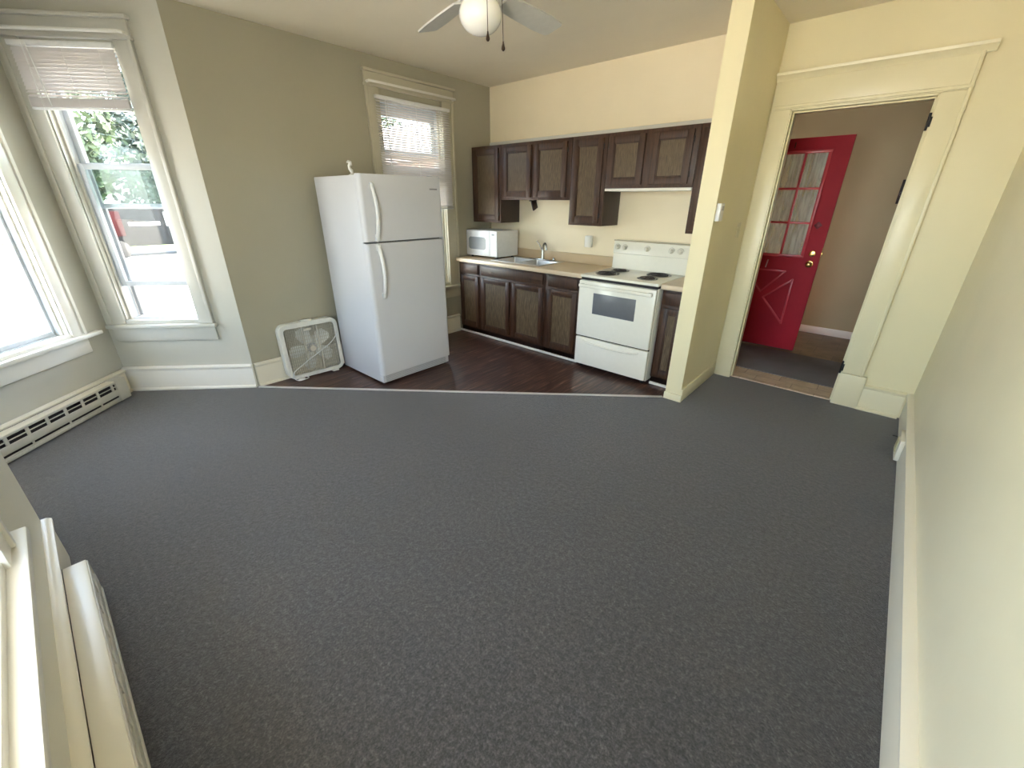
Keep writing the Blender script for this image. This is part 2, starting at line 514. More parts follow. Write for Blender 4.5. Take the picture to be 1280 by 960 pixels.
m = MB().box(3.10, 3.925, 0.13, 0.22, -0.1, -0.004).box(HX0 - 0.14, HX1, 0.22, 0.50, -0.1, -0.004)
o = m.build('floor_hall', M_tile, smooth=False); struct(o, 'tan tile strip just past the doorway')
o = MB().box(HX0 - 0.14, HX1, 0.50, HY, -0.1, -0.004).build('floor_hall_rear', M_brown, smooth=False); struct(o, 'brown tile floor at the back of the hall')
o = MB().box(-0.72, 0.72, -0.42, 0.42, 0, 0.008, 0.003).build('door_mat', M_mat); o.location = (3.26, 0.86, -0.004)
tag(o, 'flat grey fabric mat on the hall floor in front of the red door', 'mat')
m = MB().box(HX0, HX1, -0.015, 0, 0, 0.09, 0.004)
o = m.build('baseboard_hall', M_white); o.location = (0, HY, -0.004); struct(o, 'white baseboard at the foot of the hall wall')

# black box on hall wall
t = thing('wall_lock_plate', 'small black metal plate with a knob seen at the right edge of the doorway', 'plate', (3.90, HY, 1.54))
MB().box(-0.06, 0.06, -0.022, 0, 0, 0.24, 0.006).build('plate', M_black, t)
MB().cyl((-0.035, -0.02, 0.10), (-0.035, -0.055, 0.10), 0.02, 0.016, 16, 0.004).build('knob', M_black, t)

# ---------------------------------------------------------------- trim helpers
def baseboard(name, wall, s0, s1, label, h=0.215, mat=M_trim, dep=0.022, shoe=True):
    L = s1 - s0
    m = MB()
    prof = [(0, 0), (dep, 0), (dep, h - 0.045), (dep * 0.9, h - 0.04), (dep * 0.9, h - 0.032), (dep * 1.5, h - 0.022), (dep * 1.5, h - 0.010), (dep * 0.8, h), (0, h)]
    mat4 = Matrix(((0, 0, 1, s0), (1, 0, 0, 0), (0, 1, 0, 0), (0, 0, 0, 1)))
    m.prism(prof, 0, L, mat=mat4)
    if shoe:
        m.prism([(0, 0), (dep + 0.014, 0), (dep + 0.014, 0.012), (dep + 0.006, 0.022), (dep, 0.024), (0, 0.024)], 0, L, mat=mat4)
    bmesh.ops.recalc_face_normals(m.b, faces=m.b.faces)
    o = m.build(name, mat)
    o.location = wall.loc(0); o.rotation_euler = (0, 0, wall.rz)
    return struct(o, label)
baseboard('baseboard_left', W_left, 0.62, W_left.L - 0.01, 'cream baseboard behind the box fan and fridge')
baseboard('baseboard_bay_far', W_bay1, 0.0, W_bay1.L, 'white baseboard below the narrow bay window', mat=M_white)
baseboard('baseboard_bay_outer', W_bay2, 0.03, W_bay2.L, 'cream baseboard behind the long heater', h=0.205)
baseboard('baseboard_near', W_near, 0.0, W_near.L, 'cream baseboard behind the near heater', h=0.235, shoe=False)
baseboard('baseboard_right', W_right, 0.03, W_right.L - 0.0, 'cream baseboard along the right wall', h=0.215, dep=0.024, shoe=False)
baseboard('baseboard_door', W_door, 0.04, XR - 4.085, 'cream baseboard right of the doorway', h=0.215, mat=M_trimd)
m = MB().box(0, 0.014, 0, 0.85, 0, 0.115, 0.004).box(-0.135, 0.014, -0.014, 0.0, 0, 0.06, 0.003)
o = m.build('baseboard_partition', M_trimd); o.location = (2.96, -0.80, 0); struct(o, 'low baseboard on the stub wall')

def window(idx, wall, hole, label, co, ci, head_z, sill_z, casing_w=(0.11, 0.11), header=(0.10, 0.045), sill_ext=0.09, apron=0.115,
           kind='double', raised=0.0, meet=1.76, blinds=None, trim=M_trim, sill_dep=0.055, rod=False):
    s0, s1, z0, z1 = hole
    t = thing('window_%d' % idx, label, 'window', wall.loc(), wall.rz)
    struct(t, label)
    a0 = s0 - casing_w[0]; a1 = s1 + casing_w[1]
    c = MB()
    for (x0, x1) in ((a0, s0 + 0.004), (s1 - 0.004, a1)):
        c.box(x0, x1, 0, 0.022, sill_z + 0.02, head_z, 0.003)
    # back-band
    c.box(a0 - 0.012, a0 + 0.012, 0, 0.032, sill_z + 0.02, head_z, 0.004)
    c.box(a1 - 0.012, a1 + 0.012, 0, 0.032, sill_z + 0.02, head_z, 0.004)
    c.build('casing', trim, t)
    h = MB().box(a0 - 0.012, a1 + 0.012, 0, 0.026, head_z, head_z + header[0], 0.003)
    h.box(a0 - 0.02, a1 + 0.02, 0, 0.034, head_z - 0.008, head_z + 0.014, 0.004)
    h.box(a0 - 0.03, a1 + 0.03, 0, 0.05, head_z + header[0], head_z + header[0] + 0.022, 0.006)
    h.build('header', trim, t)
    # stool / sill and apron
    s = MB().box(a0 - sill_ext, a1 + sill_ext, 0.0, sill_dep, sill_z - 0.012, sill_z + 0.02, 0.008)
    s.box(s0 + 0.001, s1 - 0.001, -0.056, 0.01, sill_z - 0.0, z0 + 0.024, 0.003)
    s.build('sill', trim, t)
    MB().box(a0 - 0.01, a1 + 0.01, 0, 0.02, sill_z - 0.012 - apron, sill_z - 0.012, 0.004).build('apron', trim, t)
    # jamb lining
    j = MB().box(s0, s0 + 0.012, -T, 0, z0, z1).box(s1 - 0.012, s1, -T, 0, z0, z1).box(s0, s1, -T, 0, z1 - 0.012, z1).box(s0, s1, -T, -0.05, z0, z0 + 0.018)
    j.box(s0, s0 + 0.026, -0.052, -0.032, z0, z1, 0.003).box(s1 - 0.026, s1, -0.052, -0.032, z0, z1, 0.003)
    j.build('jamb', trim, t)
    x0 = s0 + 0.012; x1 = s1 - 0.012
    def sash(y, za, zb, st, rb, rt, name='sash', glass=M_glass):
        f = MB()
        f.box(x0 + 0.012, x0 + 0.012 + st, y - 0.014, y + 0.014, za, zb, 0.003)
        f.box(x1 - 0.012 - st, x1 - 0.012, y - 0.014, y + 0.014, za, zb, 0.003)
        f.box(x0 + 0.012 + st, x1 - 0.012 - st, y - 0.0135, y + 0.0135, za, za + rb, 0.003)
        f.box(x0 + 0.012 + st, x1 - 0.012 - st, y - 0.0135, y + 0.0135, zb - rt, zb, 0.003)
        fo = f.build(name, M_vinyl, t)
        MB().box(x0 + 0.008 + st, x1 - 0.008 - st, y - 0.002, y + 0.002, za + rb - 0.004, zb - rt + 0.004).build('pane', glass, fo, smooth=False)
        return fo
    fr = MB().box(x0, x0 + 0.014, -0.13, -0.052, z0 + 0.018, z1 - 0.012).box(x1 - 0.014, x1, -0.13, -0.052, z0 + 0.018, z1 - 0.012)
    fr.box(x0, x1, -0.13, -0.052, z0 + 0.012, z0 + 0.03).box(x0, x1, -0.13, -0.052, z1 - 0.03, z1 - 0.012)
    fr.build('vinyl_frame', M_vinyl, t)
    if kind == 'double':
        sash(-0.108, meet - 0.02, z1 - 0.03, 0.036, 0.04, 0.04, 'upper_sash')
        lo = sash(-0.072, z0 + 0.03 + raised, meet + 0.012, 0.036, 0.038, 0.036, 'lower_sash')
        cx = (x0 + x1) / 2
        MB().box(cx - 0.022, cx + 0.022, -0.063, -0.040, meet + 0.01, meet + 0.024, 0.004).build('sash_lock', M_handle, lo)
        if raised:
            f = MB()
            zc = 1.47
            f.box(x0 + 0.012, x0 + 0.034, -0.150, -0.132, zc, z1 - 0.03, 0.003).box(x1 - 0.034, x1 - 0.012, -0.150, -0.132, zc, z1 - 0.03, 0.003)
            f.box(x0 + 0.034, x1 - 0.034, -0.150, -0.132, zc, zc + 0.035, 0.008)
            st = f.build('storm_sash', M_vinyl, t)
            MB().box(x0 + 0.03, x1 - 0.03, -0.142, -0.140, zc + 0.03, meet - 0.02).build('pane', M_screen, st, smooth=False)
            tr = MB().box(x0 + 0.014, x0 + 0.04, -0.155, -0.132, z0 + 0.03, zc, 0.003).box(x0 + 0.016, x0 + 0.03, -0.132, -0.124, z0 + 0.16, z0 + 0.20, 0.002)
            tr.box(x1 - 0.04, x1 - 0.014, -0.155, -0.132, z0 + 0.03, zc, 0.003)
            tr.build('storm_track', M_seam_l, t)
    elif kind == 'kitchen':
        sash(-0.108, 1.93, z1 - 0.03, 0.055, 0.08, 0.10, 'upper_sash')
        sash(-0.072, z0 + 0.03, 1.865, 0.055, 0.06, 0.15, 'lower_sash')
    else:
        sash(-0.085, z0 + 0.03, z1 - 0.03, 0.024, 0.03, 0.03, 'fixed_sash')
    if rod:
        r = MB().tube([(a0 - 0.0, 0.03, head_z + 0.02), (a0 - 0.0, 0.075, head_z + 0.02), (a0 + 0.02, 0.085, head_z + 0.02), (a1 - 0.02, 0.085, head_z + 0.02), (a1, 0.075, head_z + 0.02), (a1, 0.03, head_z + 0.02)], 0.010, 10)
        ro = r.build('curtain_rod', M_white)
        ro.location = wall.loc(); ro.rotation_euler = (0, 0, wall.rz)
        tag(ro, rod[0], 'curtain rod')
    return t
M_seam_l = mat_plain('grey_storm_track', (0.42, 0.43, 0.44), 0.5)

window(1, W_bay1, B1W, 'tall narrow white window in the bay, its blind pulled halfway up', 0, 0, 2.495, 0.575, (0.10, 0.10), raised=0.26, trim=M_trimb,
       rod=('thin white curtain rod above the narrow bay window',), sill_ext=0.035)
window(2, W_bay2, B2W, 'single pane window blown out white at the left edge', 0, 0, 2.49, 0.56, (0.09, 0.09), kind='fixed', trim=M_white, sill_ext=0.12)
window(3, W_near, NW, 'window whose white sill fills the bottom left corner', 0, 0, 2.49, 0.575, (0.11, 0.11), sill_ext=0.10, trim=M_white)
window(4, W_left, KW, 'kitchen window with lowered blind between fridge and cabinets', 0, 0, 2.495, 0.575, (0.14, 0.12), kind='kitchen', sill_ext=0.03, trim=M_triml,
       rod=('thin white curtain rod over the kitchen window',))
window(5, W_bay3, B3W, 'window in the bay return wall', 0, 0, 2.49, 0.575, (0.10, 0.10), sill_ext=0.02)

# ---------------------------------------------------------------- blinds
def blind(wall, s0, s1, ztop, zbot, yc, label, openz=None, tilt_fn=None, stack=0, pitch=0.021, wand=None, cords=()):
    t = thing('window_blind', label, 'blind', (*[v for v in (Matrix.Rotation(wall.rz, 3, 'Z') @ Vector((s0, yc, 0)) + Vector(wall.loc()))][:2], ztop), wall.rz)
    L = s1 - s0; Hh = ztop - zbot
    MB().box(-0.004, L + 0.004, -0.016, 0.016, -0.030, 0, 0.004).build('headrail', M_micro, t)
    m = MB()
    z = -0.045; i = 0
    while z > -Hh + stack + 0.02:
        a = tilt_fn(ztop + z)
        m.box(0, L, -0.0125, 0.0125, -0.0005, 0.0005, mat=Matrix.Translation((0, 0, z)) @ Matrix.Rotation(a, 4, 'X'))
        z -= pitch
    zz = -Hh + stack + 0.012
    while zz > -Hh + 0.018 and stack:
        m.box(0, L, -0.0125, 0.0125, zz - 0.0012, zz + 0.0012)
        zz -= 0.004
    m.build('slats', M_slat, t, smooth=False)
    MB().box(0, L, -0.013, 0.013, -Hh, -Hh + 0.014, 0.004).build('bottom_rail', M_micro, t)
    for f in (0.14, 0.5, 0.86):
        c = MB()
        for yy in (-0.0128, 0.0128):
            c.tube([(L * f, yy, -0.02), (L * f, yy, -Hh)], 0.0009, 5)
        c.box(L * f - 0.001, L * f + 0.001, -0.0128, 0.0128, -Hh - 0.001, -Hh)
        c.build('ladder_cord', M_handle, t)
    for (f, ln) in cords:
        MB().tube([(L * f, 0.02, -0.02), (L * f + 0.004, 0.022, -ln * 0.5), (L * f, 0.022, -ln)], 0.0016, 6).build('pull_cord', M_handle, t)
    if wand:
        MB().tube([(L * wand[0], 0.022, -0.02), (L * wand[0] + wand[2], 0.03, -wand[1])], 0.0035, 8).build('tilt_wand', M_handle, t)
    return t
blind(W_bay1, 0.318, 0.935, 2.462, 2.085, 0.045, 'white slatted blind gathered at the top of the narrow bay window',
      tilt_fn=lambda z: math.radians(-66 if z > 2.20 else -38), stack=0.055, cords=((0.86, 1.2),), wand=(0.82, 0.36, -0.03))
blind(W_left, 0.672, 1.545, 2.425, 1.455, 0.045, 'white slatted blind covering the upper kitchen window beside the fridge',
      tilt_fn=lambda z: math.radians(-30 if z > 1.95 else -50), stack=0.02, wand=(0.9, 0.6, 0.0), cords=((0.5, 0.75),))

blind(W_bay2, 0.325, 1.095, 2.46, 1.95, 0.045, 'added unseen blind cutting light at the top of the left bay window',
      tilt_fn=lambda z: math.radians(-66), stack=0.055)  # added out of view to cut the high light from this window
blind(W_bay3, 0.27, 0.91, 2.46, 1.00, 0.045, 'added unseen blind holding back light at the bay return window',
      tilt_fn=lambda z: math.radians(-72), stack=0.0)  # added out of view, lowered to hold back light on the bay and fridge
blind(W_near, NW[0] - 0.01, NW[1] + 0.01, 2.46, 2.30, 0.045, 'added unseen blind trimming light at the near window',
      tilt_fn=lambda z: math.radians(-66), stack=0.0)  # added out of view to trim light entering near the camera

# ---------------------------------------------------------------- doorway
t = thing('door_1', 'cream cased doorway opening to the hall', None, (0, YD, 0)); struct(t)
t['label'] = 'cream cased doorway opening to the hall'
c = MB()
c.box(2.975, 3.104, -0.026, 0, 0, 2.19, 0.004).box(3.921, 4.055, -0.026, 0, 0.275, 2.19, 0.004)
c.box(4.043, 4.063, -0.034, 0, 0.275, 2.40, 0.004)
c.build('casing', M_trimd, t)
MB().box(3.916, 4.09, -0.034, 0, 0, 0.272, 0.004).build('plinth_block', M_trimd, t)
c = MB().box(2.972, 4.057, -0.028, 0, 2.19, 2.385, 0.004).box(2.972, 4.065, -0.036, 0, 2.196, 2.216, 0.005)
c.prism([(0, 0), (-0.03, 0), (-0.036, 0.012), (-0.062, 0.034), (-0.066, 0.05), (0, 0.05)], 2.965, 4.105,
        mat=Matrix(((0, 0, 1, 0), (1, 0, 0, 0), (0, 1, 0, 2.372), (0, 0, 0, 1))))
bmesh.ops.recalc_face_normals(c.b, faces=c.b.faces)
c.build('header', M_trimd, t)
j = MB().box(3.096, 3.112, -0.02, 0.15, 0, 2.19, 0.002).box(3.913, 3.929, -0.02, 0.15, 0, 2.19, 0.002).box(3.10, 3.925, -0.02, 0.15, 2.176, 2.194, 0.002)
j.box(3.112, 3.122, 0.03, 0.07, 0, 2.176, 0.002).box(3.903, 3.913, 0.03, 0.07, 0, 2.176, 0.002).box(3.112, 3.913, 0.03, 0.07, 2.166, 2.176, 0.002)
j.build('jamb', M_trimd, t)
for z in (2.03, 0.32):
    hg = MB().box(3.905, 3.914, -0.022, 0.012, z - 0.045, z + 0.045, 0.002).cyl((3.910, -0.030, z - 0.05), (3.910, -0.030, z + 0.05), 0.007, n=12)
    hg.box(3.914, 3.926, -0.031, -0.025, z - 0.03, z + 0.028, 0.002)
    ho = hg.build('hinge', M_black, t); ho['label'] = 'black worn hinge leaf'
# threshold
o = MB().box(3.112, 3.913, 0.10, 0.155, -0.004, 0.008, 0.004).build('trim_2', M_tile); struct(o, 'worn tan threshold strip')

# ---------------------------------------------------------------- red entry door
D0 = 2.535; D1 = 3.418; DH = 2.13; CX = (D0 + D1) / 2
t = thing('door_2', 'open red entry door with nine small panes and crossed bead panel', None, (D0, 1.35, 0)); struct(t)
DW = D1 - D0
gx0, gx1, gz0, gz1 = 0.135, DW - 0.165, 1.03, 2.00
m = MB()
m.box(0, DW, 0, 0.044, 0.012, gz0).box(0, DW, 0, 0.044, gz1, DH).box(0, gx0, 0, 0.044, gz0, gz1).box(gx1, DW, 0, 0.044, gz0, gz1)
bmesh.ops.remove_doubles(m.b, verts=m.b.verts, dist=1e-5)
m.build('door_leaf', M_red, t, smooth=False)
m = MB()
for (x0, x1, z0, z1) in ((gx0 - 0.022, gx1 + 0.022, gz0 - 0.022, gz0 + 0.008), (gx0 - 0.022, gx1 + 0.022, gz1 - 0.008, gz1 + 0.022),
                         (gx0 - 0.022, gx0 + 0.008, gz0, gz1), (gx1 - 0.008, gx1 + 0.022, gz0, gz1)):
    m.box(x0, x1, -0.014, 0.004, z0, z1, 0.005)
for k in (1, 2):
    x = gx0 + (gx1 - gx0) * k / 3; z = gz0 + (gz1 - gz0) * k / 3
    m.box(x - 0.010, x + 0.010, -0.010, 0.03, gz0, gz1, 0.004)
    m.box(gx0, gx1, -0.009, 0.029, z - 0.010, z + 0.010, 0.004)
m.build('muntins', M_redbead, t)
MB().box(gx0, gx1, 0.012, 0.018, gz0, gz1).build('pane', M_doorglass, t, smooth=False)
# crossbuck bead triangles
bx0 = 0.14; bx1 = DW - 0.185; bz0 = 0.22; bz1 = 0.86; bcx = (bx0 + bx1) / 2; bcz = 0.56; g = 0.04
tris = [[(bx0 + g + .02, bz1), (bx1 - g - .05, bz1), (bcx, bcz + g + .02)],
        [(bx1, bz0 + g + .04), (bx1, bz1 - g - .04), (bcx + g, bcz)]]
for tr in tris:
    m = MB()
    P = [(x, -0.004, z) for x, z in tr]
    for i in range(3):
        A = Vector(P[i]); B = Vector(P[(i + 1) % 3]); dd = (B - A); L = dd.length
        ang = math.atan2(dd.z, dd.x)
        m.box(-0.008, L + 0.008, -0.010, 0.008, -0.010, 0.010, 0.004, mat=Matrix.Translation(A) @ Matrix.Rotation(-ang, 4, 'Y'))
    m.build('bead_panel', M_redbead, t)
kx = DW - 0.075
m = MB().cyl((kx, 0, 0.955), (kx, -0.012, 0.955), 0.036, 0.034, 24, 0.003).cyl((kx, -0.01, 0.955), (kx, -0.035, 0.955), 0.013, n=16)
m.lathe([(0, -0.028), (0.018, -0.026), (0.030, -0.010), (0.030, 0.006), (0.020, 0.018), (0.012, 0.022), (0, 0.022)], 24, mat=Matrix.Translation((kx, -0.052, 0.955)) @ Matrix.Rotation(PI / 2, 4, 'X'))
o = m.build('door_knob', M_brass, t); o['label'] = 'round brass knob'
m = MB().cyl((kx, 0, 1.06), (kx, -0.014, 1.06), 0.033, 0.030, 24, 0.004).cyl((kx, -0.012, 1.06), (kx, -0.020, 1.06), 0.010, n=14)
o = m.build('deadbolt', M_brass, t); o['label'] = 'round brass deadbolt cylinder'
m = MB().cyl((kx - 0.02, 0, 1.335), (kx - 0.02, -0.012, 1.335), 0.018, n=16, bev=0.003)
m.box(-0.026, 0.026, -0.008, 0, -0.026, 0.026, 0.002, mat=Matrix.Translation((kx - 0.02, 0, 1.335)) @ Matrix.Rotation(PI / 4, 4, 'Y'))
o = m.build('door_viewer', mat_plain('tarnished_bronze', (0.18, 0.03, 0.04), 0.35, 0.5), t); o['label'] = 'tarnished diamond shaped door viewer'
m = MB().box(DW - 0.004, DW + 0.002, 0.006, 0.038, 0.99, 1.12, 0.001).box(DW, DW + 0.010, 0.014, 0.030, 1.045, 1.075, 0.002)
m.build('latch_plate', M_brass, t)
def digit(txt, x, z, size, mat, tilt=0.0):
    cu = bpy.data.curves.new('house_number', 'FONT'); cu.body = txt; cu.size = size; cu.extrude = 0.003; cu.align_x = 'CENTER'
    tmp = bpy.data.objects.new('house_number_tmp', cu); COL.objects.link(tmp)
    dg = bpy.context.evaluated_depsgraph_get()
    me = bpy.data.meshes.new_from_object(tmp.evaluated_get(dg))
    bpy.data.objects.remove(tmp)
    me.materials.clear(); me.materials.append(mat)
    oo = bpy.data.objects.new('house_number', me); COL.objects.link(oo)
    oo.parent = t; oo.location = (x, -0.004, z); oo.rotation_euler = (PI / 2, tilt, 0)
    return oo
o = digit('1', CX - D0 - 0.03, 2.045, 0.075, M_bronze); o['label'] = 'small dark number 1 at the top of the door'
o = digit('1', CX - D0 - 0.03, 0.885, 0.125, mat_plain('worn_pink_metal', (0.75, 0.45, 0.45), 0.3, 0.4), 0.10); o['label'] = 'pale number 1 below the glass'
# black strip along the bottom edge of the door
MB().box(0.005, DW - 0.005, 0.006, 0.038, 0.004, 0.014).build('door_sweep', M_black, t)

# ---------------------------------------------------------------- ceiling fan
FC = (2.225, -2.345)
t = thing('ceiling_fan', 'white ceiling fan with round glass globe light and two pull chains', 'ceiling fan', (FC[0], FC[1], H + 0.0))
MB().lathe([(0, 0), (0.075, 0), (0.075, -0.02), (0.05, -0.055), (0.02, -0.07), (0, -0.07)], 32).build('canopy', M_handle, t)
MB().cyl((0, 0, -0.06), (0, 0, -0.17), 0.013).build('downrod', M_handle, t)
MB().lathe([(0, -0.145), (0.05, -0.15), (0.11, -0.17), (0.125, -0.205), (0.125, -0.255), (0.10, -0.285), (0.06, -0.295), (0, -0.295)], 36).build('motor_housing', M_handle, t)
MB().lathe([(0, -0.29), (0.055, -0.29), (0.06, -0.31), (0.058, -0.327), (0.045, -0.333), (0, -0.333)], 32).build('light_kit', M_handle, t)
MB().lathe([(0.042, -0.325)] + [(0.099 * math.sin(a), -0.392 + 0.078 * math.cos(a)) for a in [math.radians(28 + 152 * k / 18) for k in range(18)]] + [(0, -0.470)], 36).build('globe', M_globe, t)
bladezs = -0.30
base_ang = 93
for k in range(5):
    ang = math.radians(base_ang + 72 * k)
    Rm = Matrix.Rotation(ang, 4, 'Z') @ Matrix.Translation((0, 0, bladezs))
    pitch = Matrix.Rotation(math.radians(-14), 4, 'X')
    m = MB()
    pts = [(0.17, -0.050), (0.30, -0.060), (0.50, -0.066), (0.605, -0.060), (0.62, -0.045), (0.62, 0.045), (0.605, 0.060), (0.50, 0.066), (0.30, 0.060), (0.17, 0.050)]
    m.prism(pts, -0.004, 0.004, mat=Rm @ pitch)
    bl = m.build('blade', M_cfblade, t)
    m = MB().prism([(0.09, -0.018), (0.16, -0.022), (0.24, -0.040), (0.26, 0.0), (0.24, 0.040), (0.16, 0.022), (0.09, 0.018)], 0.004, 0.009, mat=Rm @ pitch)
    m.build('blade_arm', M_handle, bl)
for (dx, dy, ln) in ((0.052, -0.030, 0.155), (0.046, 0.028, 0.165)):
    m = MB().tube([(dx, dy, -0.31), (dx * 1.9, dy * 1.9, -0.33), (dx * 2.0, dy * 2.0, -0.33 - ln)], 0.0018, 6)
    ch = m.build('pull_chain', M_bronze, t)
    mm = MB().lathe([(0, 0), (0.003, -0.001), (0.004, -0.010), (0.0085, -0.026), (0.0085, -0.032), (0.004, -0.038), (0, -0.038)], 14,
                    mat=Matrix.Translation((dx * 2.0, dy * 2.0, -0.33 - ln)))
    mm.build('chain_fob', M_bronze, ch)

# ---------------------------------------------------------------- refrigerator
t = thing('refrigerator', 'tall white top-freezer refrigerator standing on the plank floor', 'refrigerator', (0, 0, 0))
FX0, FXB, FX1 = 0.13, 0.785, 0.85; FY0, FY1 = -2.285, -1.50
FH = 1.725
MB().box(FX0, FXB, FY0 + 0.004, FY1 - 0.004, 0.02, FH - 0.008, 0.006).build('cabinet', M_fridge, t)
MB().box(FXB, FXB + 0.012, FY0 + 0.012, FY1 - 0.012, 0.10, FH - 0.02).build('door_gasket', M_seam, t)
def fdoor(name, z0, z1):
    pts = [(FXB + 0.008, FY0), (FX1 - 0.030, FY0)]
    for k in range(7):
        a = -PI / 2 + PI / 2 * k / 6
        pts.append((FX1 - 0.030 + 0.030 * math.cos(a), FY0 + 0.030 + 0.030 * math.sin(a)))
    for k in range(7):
        a = PI / 2 * k / 6
        pts.append((FX1 - 0.030 + 0.030 * math.cos(a), FY1 - 0.030 + 0.030 * math.sin(a)))
    pts.append((FXB + 0.008, FY1))
    m = MB().prism(pts, z0, z1)
    return m.build(name, M_fridge, t)
d1 = fdoor('freezer_door', 1.238, FH)
d2 = fdoor('refrigerator_door', 0.095, 1.224)
def fhandle(z0, z1, par, flip):
    y = FY0 + 0.095
    pts = []; rr = []
    for k in range(15):
        u = k / 14
        z = z0 + (z1 - z0) * u
        # bow shape, fat end next to the gap
        x = FX1 + 0.050 * math.sin(PI * min(1, u * 1.0)) ** 0.6
        pts.append((x - 0.004, y + 0.006 * math.sin(PI * u), z)); rr.append(0.013 + 0.003 * (u if flip else 1 - u))
    m = MB().tube(pts, rr, 12)
    m.box(FX1 - 0.004, FX1 + 0.030, y - 0.016, y + 0.016, (z0 if not flip else z0), z0 + 0.05, 0.010)
    m.box(FX1 - 0.004, FX1 + 0.030, y - 0.016, y + 0.016, z1 - 0.05, z1, 0.010)
    return m.build('handle', M_handle, par)
fhandle(1.245, 1.665, d1, False)
fhandle(0.785, 1.215, d2, True)
MB().box(FX1 - 0.0005, FX1 + 0.0015, FY1 - 0.13, FY1 - 0.05, 1.625, 1.636).build('badge', mat_plain('grey_badge', (0.25, 0.25, 0.27), 0.4), d1)
m = MB().box(FXB - 0.02, FX1 - 0.025, FY0 + 0.01, FY1 - 0.01, 0.018, 0.088, 0.004)
m.build('kick_frame', M_fridge, t)
m = MB()
for k in range(5):
    m.box(FX1 - 0.026, FX1 - 0.022, FY0 + 0.035, FY1 - 0.05, 0.027 + 0.012 * k, 0.034 + 0.012 * k)
m.build('kick_grille', M_seam_l, t)
for (x, y) in ((0.17, FY0 + 0.05), (0.17, FY1 - 0.05), (0.78, FY0 + 0.04), (0.78, FY1 - 0.04)):
    MB().cyl((x, y, -0.002), (x, y, 0.024), 0.018, n=16).build('foot', M_black, t)
MB().box(FXB - 0.03, FX1 - 0.015, FY1 - 0.08, FY1 - 0.02, FH - 0.004, FH + 0.012, 0.004).build('hinge_cover', M_fridge, t)

# figurine on the fridge
t = thing('figurine', 'small white curled figurine standing on top of the refrigerator', 'figurine', (0.55, -2.17, FH - 0.008))
m = MB().lathe([(0, 0), (0.026, 0), (0.026, 0.005), (0.014, 0.011), (0.009, 0.014), (0, 0.014)], 20)
m.build('base', M_figur, t)
m = MB().tube([(0, 0.000, 0.010), (0, 0.012, 0.022), (0, 0.008, 0.040), (0, -0.006, 0.055), (0, -0.008, 0.070), (0, 0.006, 0.084), (0, 0.004, 0.098), (0, -0.010, 0.104), (0, -0.022, 0.096)],
              [0.009, 0.012, 0.015, 0.012, 0.011, 0.015, 0.015, 0.010, 0.005], 10)
m.build('body', M_figur, t)

# ---------------------------------------------------------------- box fan
F1 = Vector((0.135, -2.82, 0)); F2 = Vector((0.165, -2.295, 0))
dv = (F2 - F1); fang = math.atan2(dv.y, dv.x); FWd = dv.length
t = thing('box_fan', 'square white box fan leaning against the wall beside the refrigerator', 'fan', (F1.x, F1.y, -0.002))
t.rotation_euler = (math.radians(-4), 0, fang)
# local: x along the width, -y towards the room, +y to the wall
Hf = 0.525; r = 0.07; dep = 0.095; z0f = 0.014
def rrect(w0, w1, h0, h1, rad, n=6):
    out = []
    for (cx, cz, a0) in ((w1 - rad, h0 + rad, -PI / 2), (w1 - rad, h1 - rad, 0), (w0 + rad, h1 - rad, PI / 2), (w0 + rad, h0 + rad, PI)):
        for k in range(n + 1):
            a = a0 + PI / 2 * k / n
            out.append((cx + rad * math.cos(a), cz + rad * math.sin(a)))
    return out
def ring(outer, inner, y0, y1):
    bm = bmesh.new(); n = len(outer)
    V = [[bm.verts.new((p[0], y, p[1])) for p in loop] for (loop, y) in ((outer, y0), (inner, y0), (inner, y1), (outer, y1))]
    for a in range(4):
        A = V[a]; B = V[(a + 1) % 4]
        for k in range(n):
            bm.faces.new((A[k], A[(k + 1) % n], B[(k + 1) % n], B[k]))
    bmesh.ops.recalc_face_normals(bm, faces=bm.faces)
    return bm
m = MB()
m._merge(ring(rrect(0, FWd, z0f, Hf, r), rrect(0.012, FWd - 0.012, z0f + 0.012, Hf - 0.012, r - 0.01), 0.004, dep))
m._merge(ring(rrect(0.002, FWd - 0.002, z0f + 0.002, Hf - 0.002, r), rrect(0.036, FWd - 0.036, z0f + 0.034, Hf - 0.042, r - 0.036), 0.0, 0.014))
m.build('housing', M_fan, t)
def grille(y, name, par):
    m = MB()
    x0, x1, za, zb = 0.034, FWd - 0.034, z0f + 0.032, Hf - 0.040
    nv = 26
    for k in range(nv + 1):
        x = x0 + (x1 - x0) * k / nv
        w = 0.0014 if k % 13 else 0.003
        m.box(x - w, x + w, y, y + 0.006, za, zb)
    for k in range(1, 14):
        z = za + (zb - za) * k / 14
        m.box(x0, x1, y + 0.001, y + 0.005, z - 0.0016, z + 0.0016)
    cx, cz = (x0 + x1) / 2, (za + zb) / 2
    m.cyl((cx, y + 0.002, cz), (cx, y - 0.004, cz), 0.030, 0.026, 24)
    m.box(cx - 0.055, cx + 0.02, y - 0.003, y + 0.004, zb - 0.045, zb - 0.022, 0.003)
    m.box(x0 + 0.155, x0 + 0.167, y - 0.002, y + 0.006, za, zb)
    m.box(x1 - 0.167, x1 - 0.155, y - 0.002, y + 0.006, za, zb)
    return m.build(name, M_grille, par)
grille(0.006, 'front_grille', t)
grille(dep - 0.012, 'rear_grille', t)
cx, cz = FWd / 2, (z0f + Hf) / 2
MB().cyl((cx, 0.03, cz), (cx, dep - 0.014, cz), 0.045, n=24).build('motor_hub', M_seam_l, t)
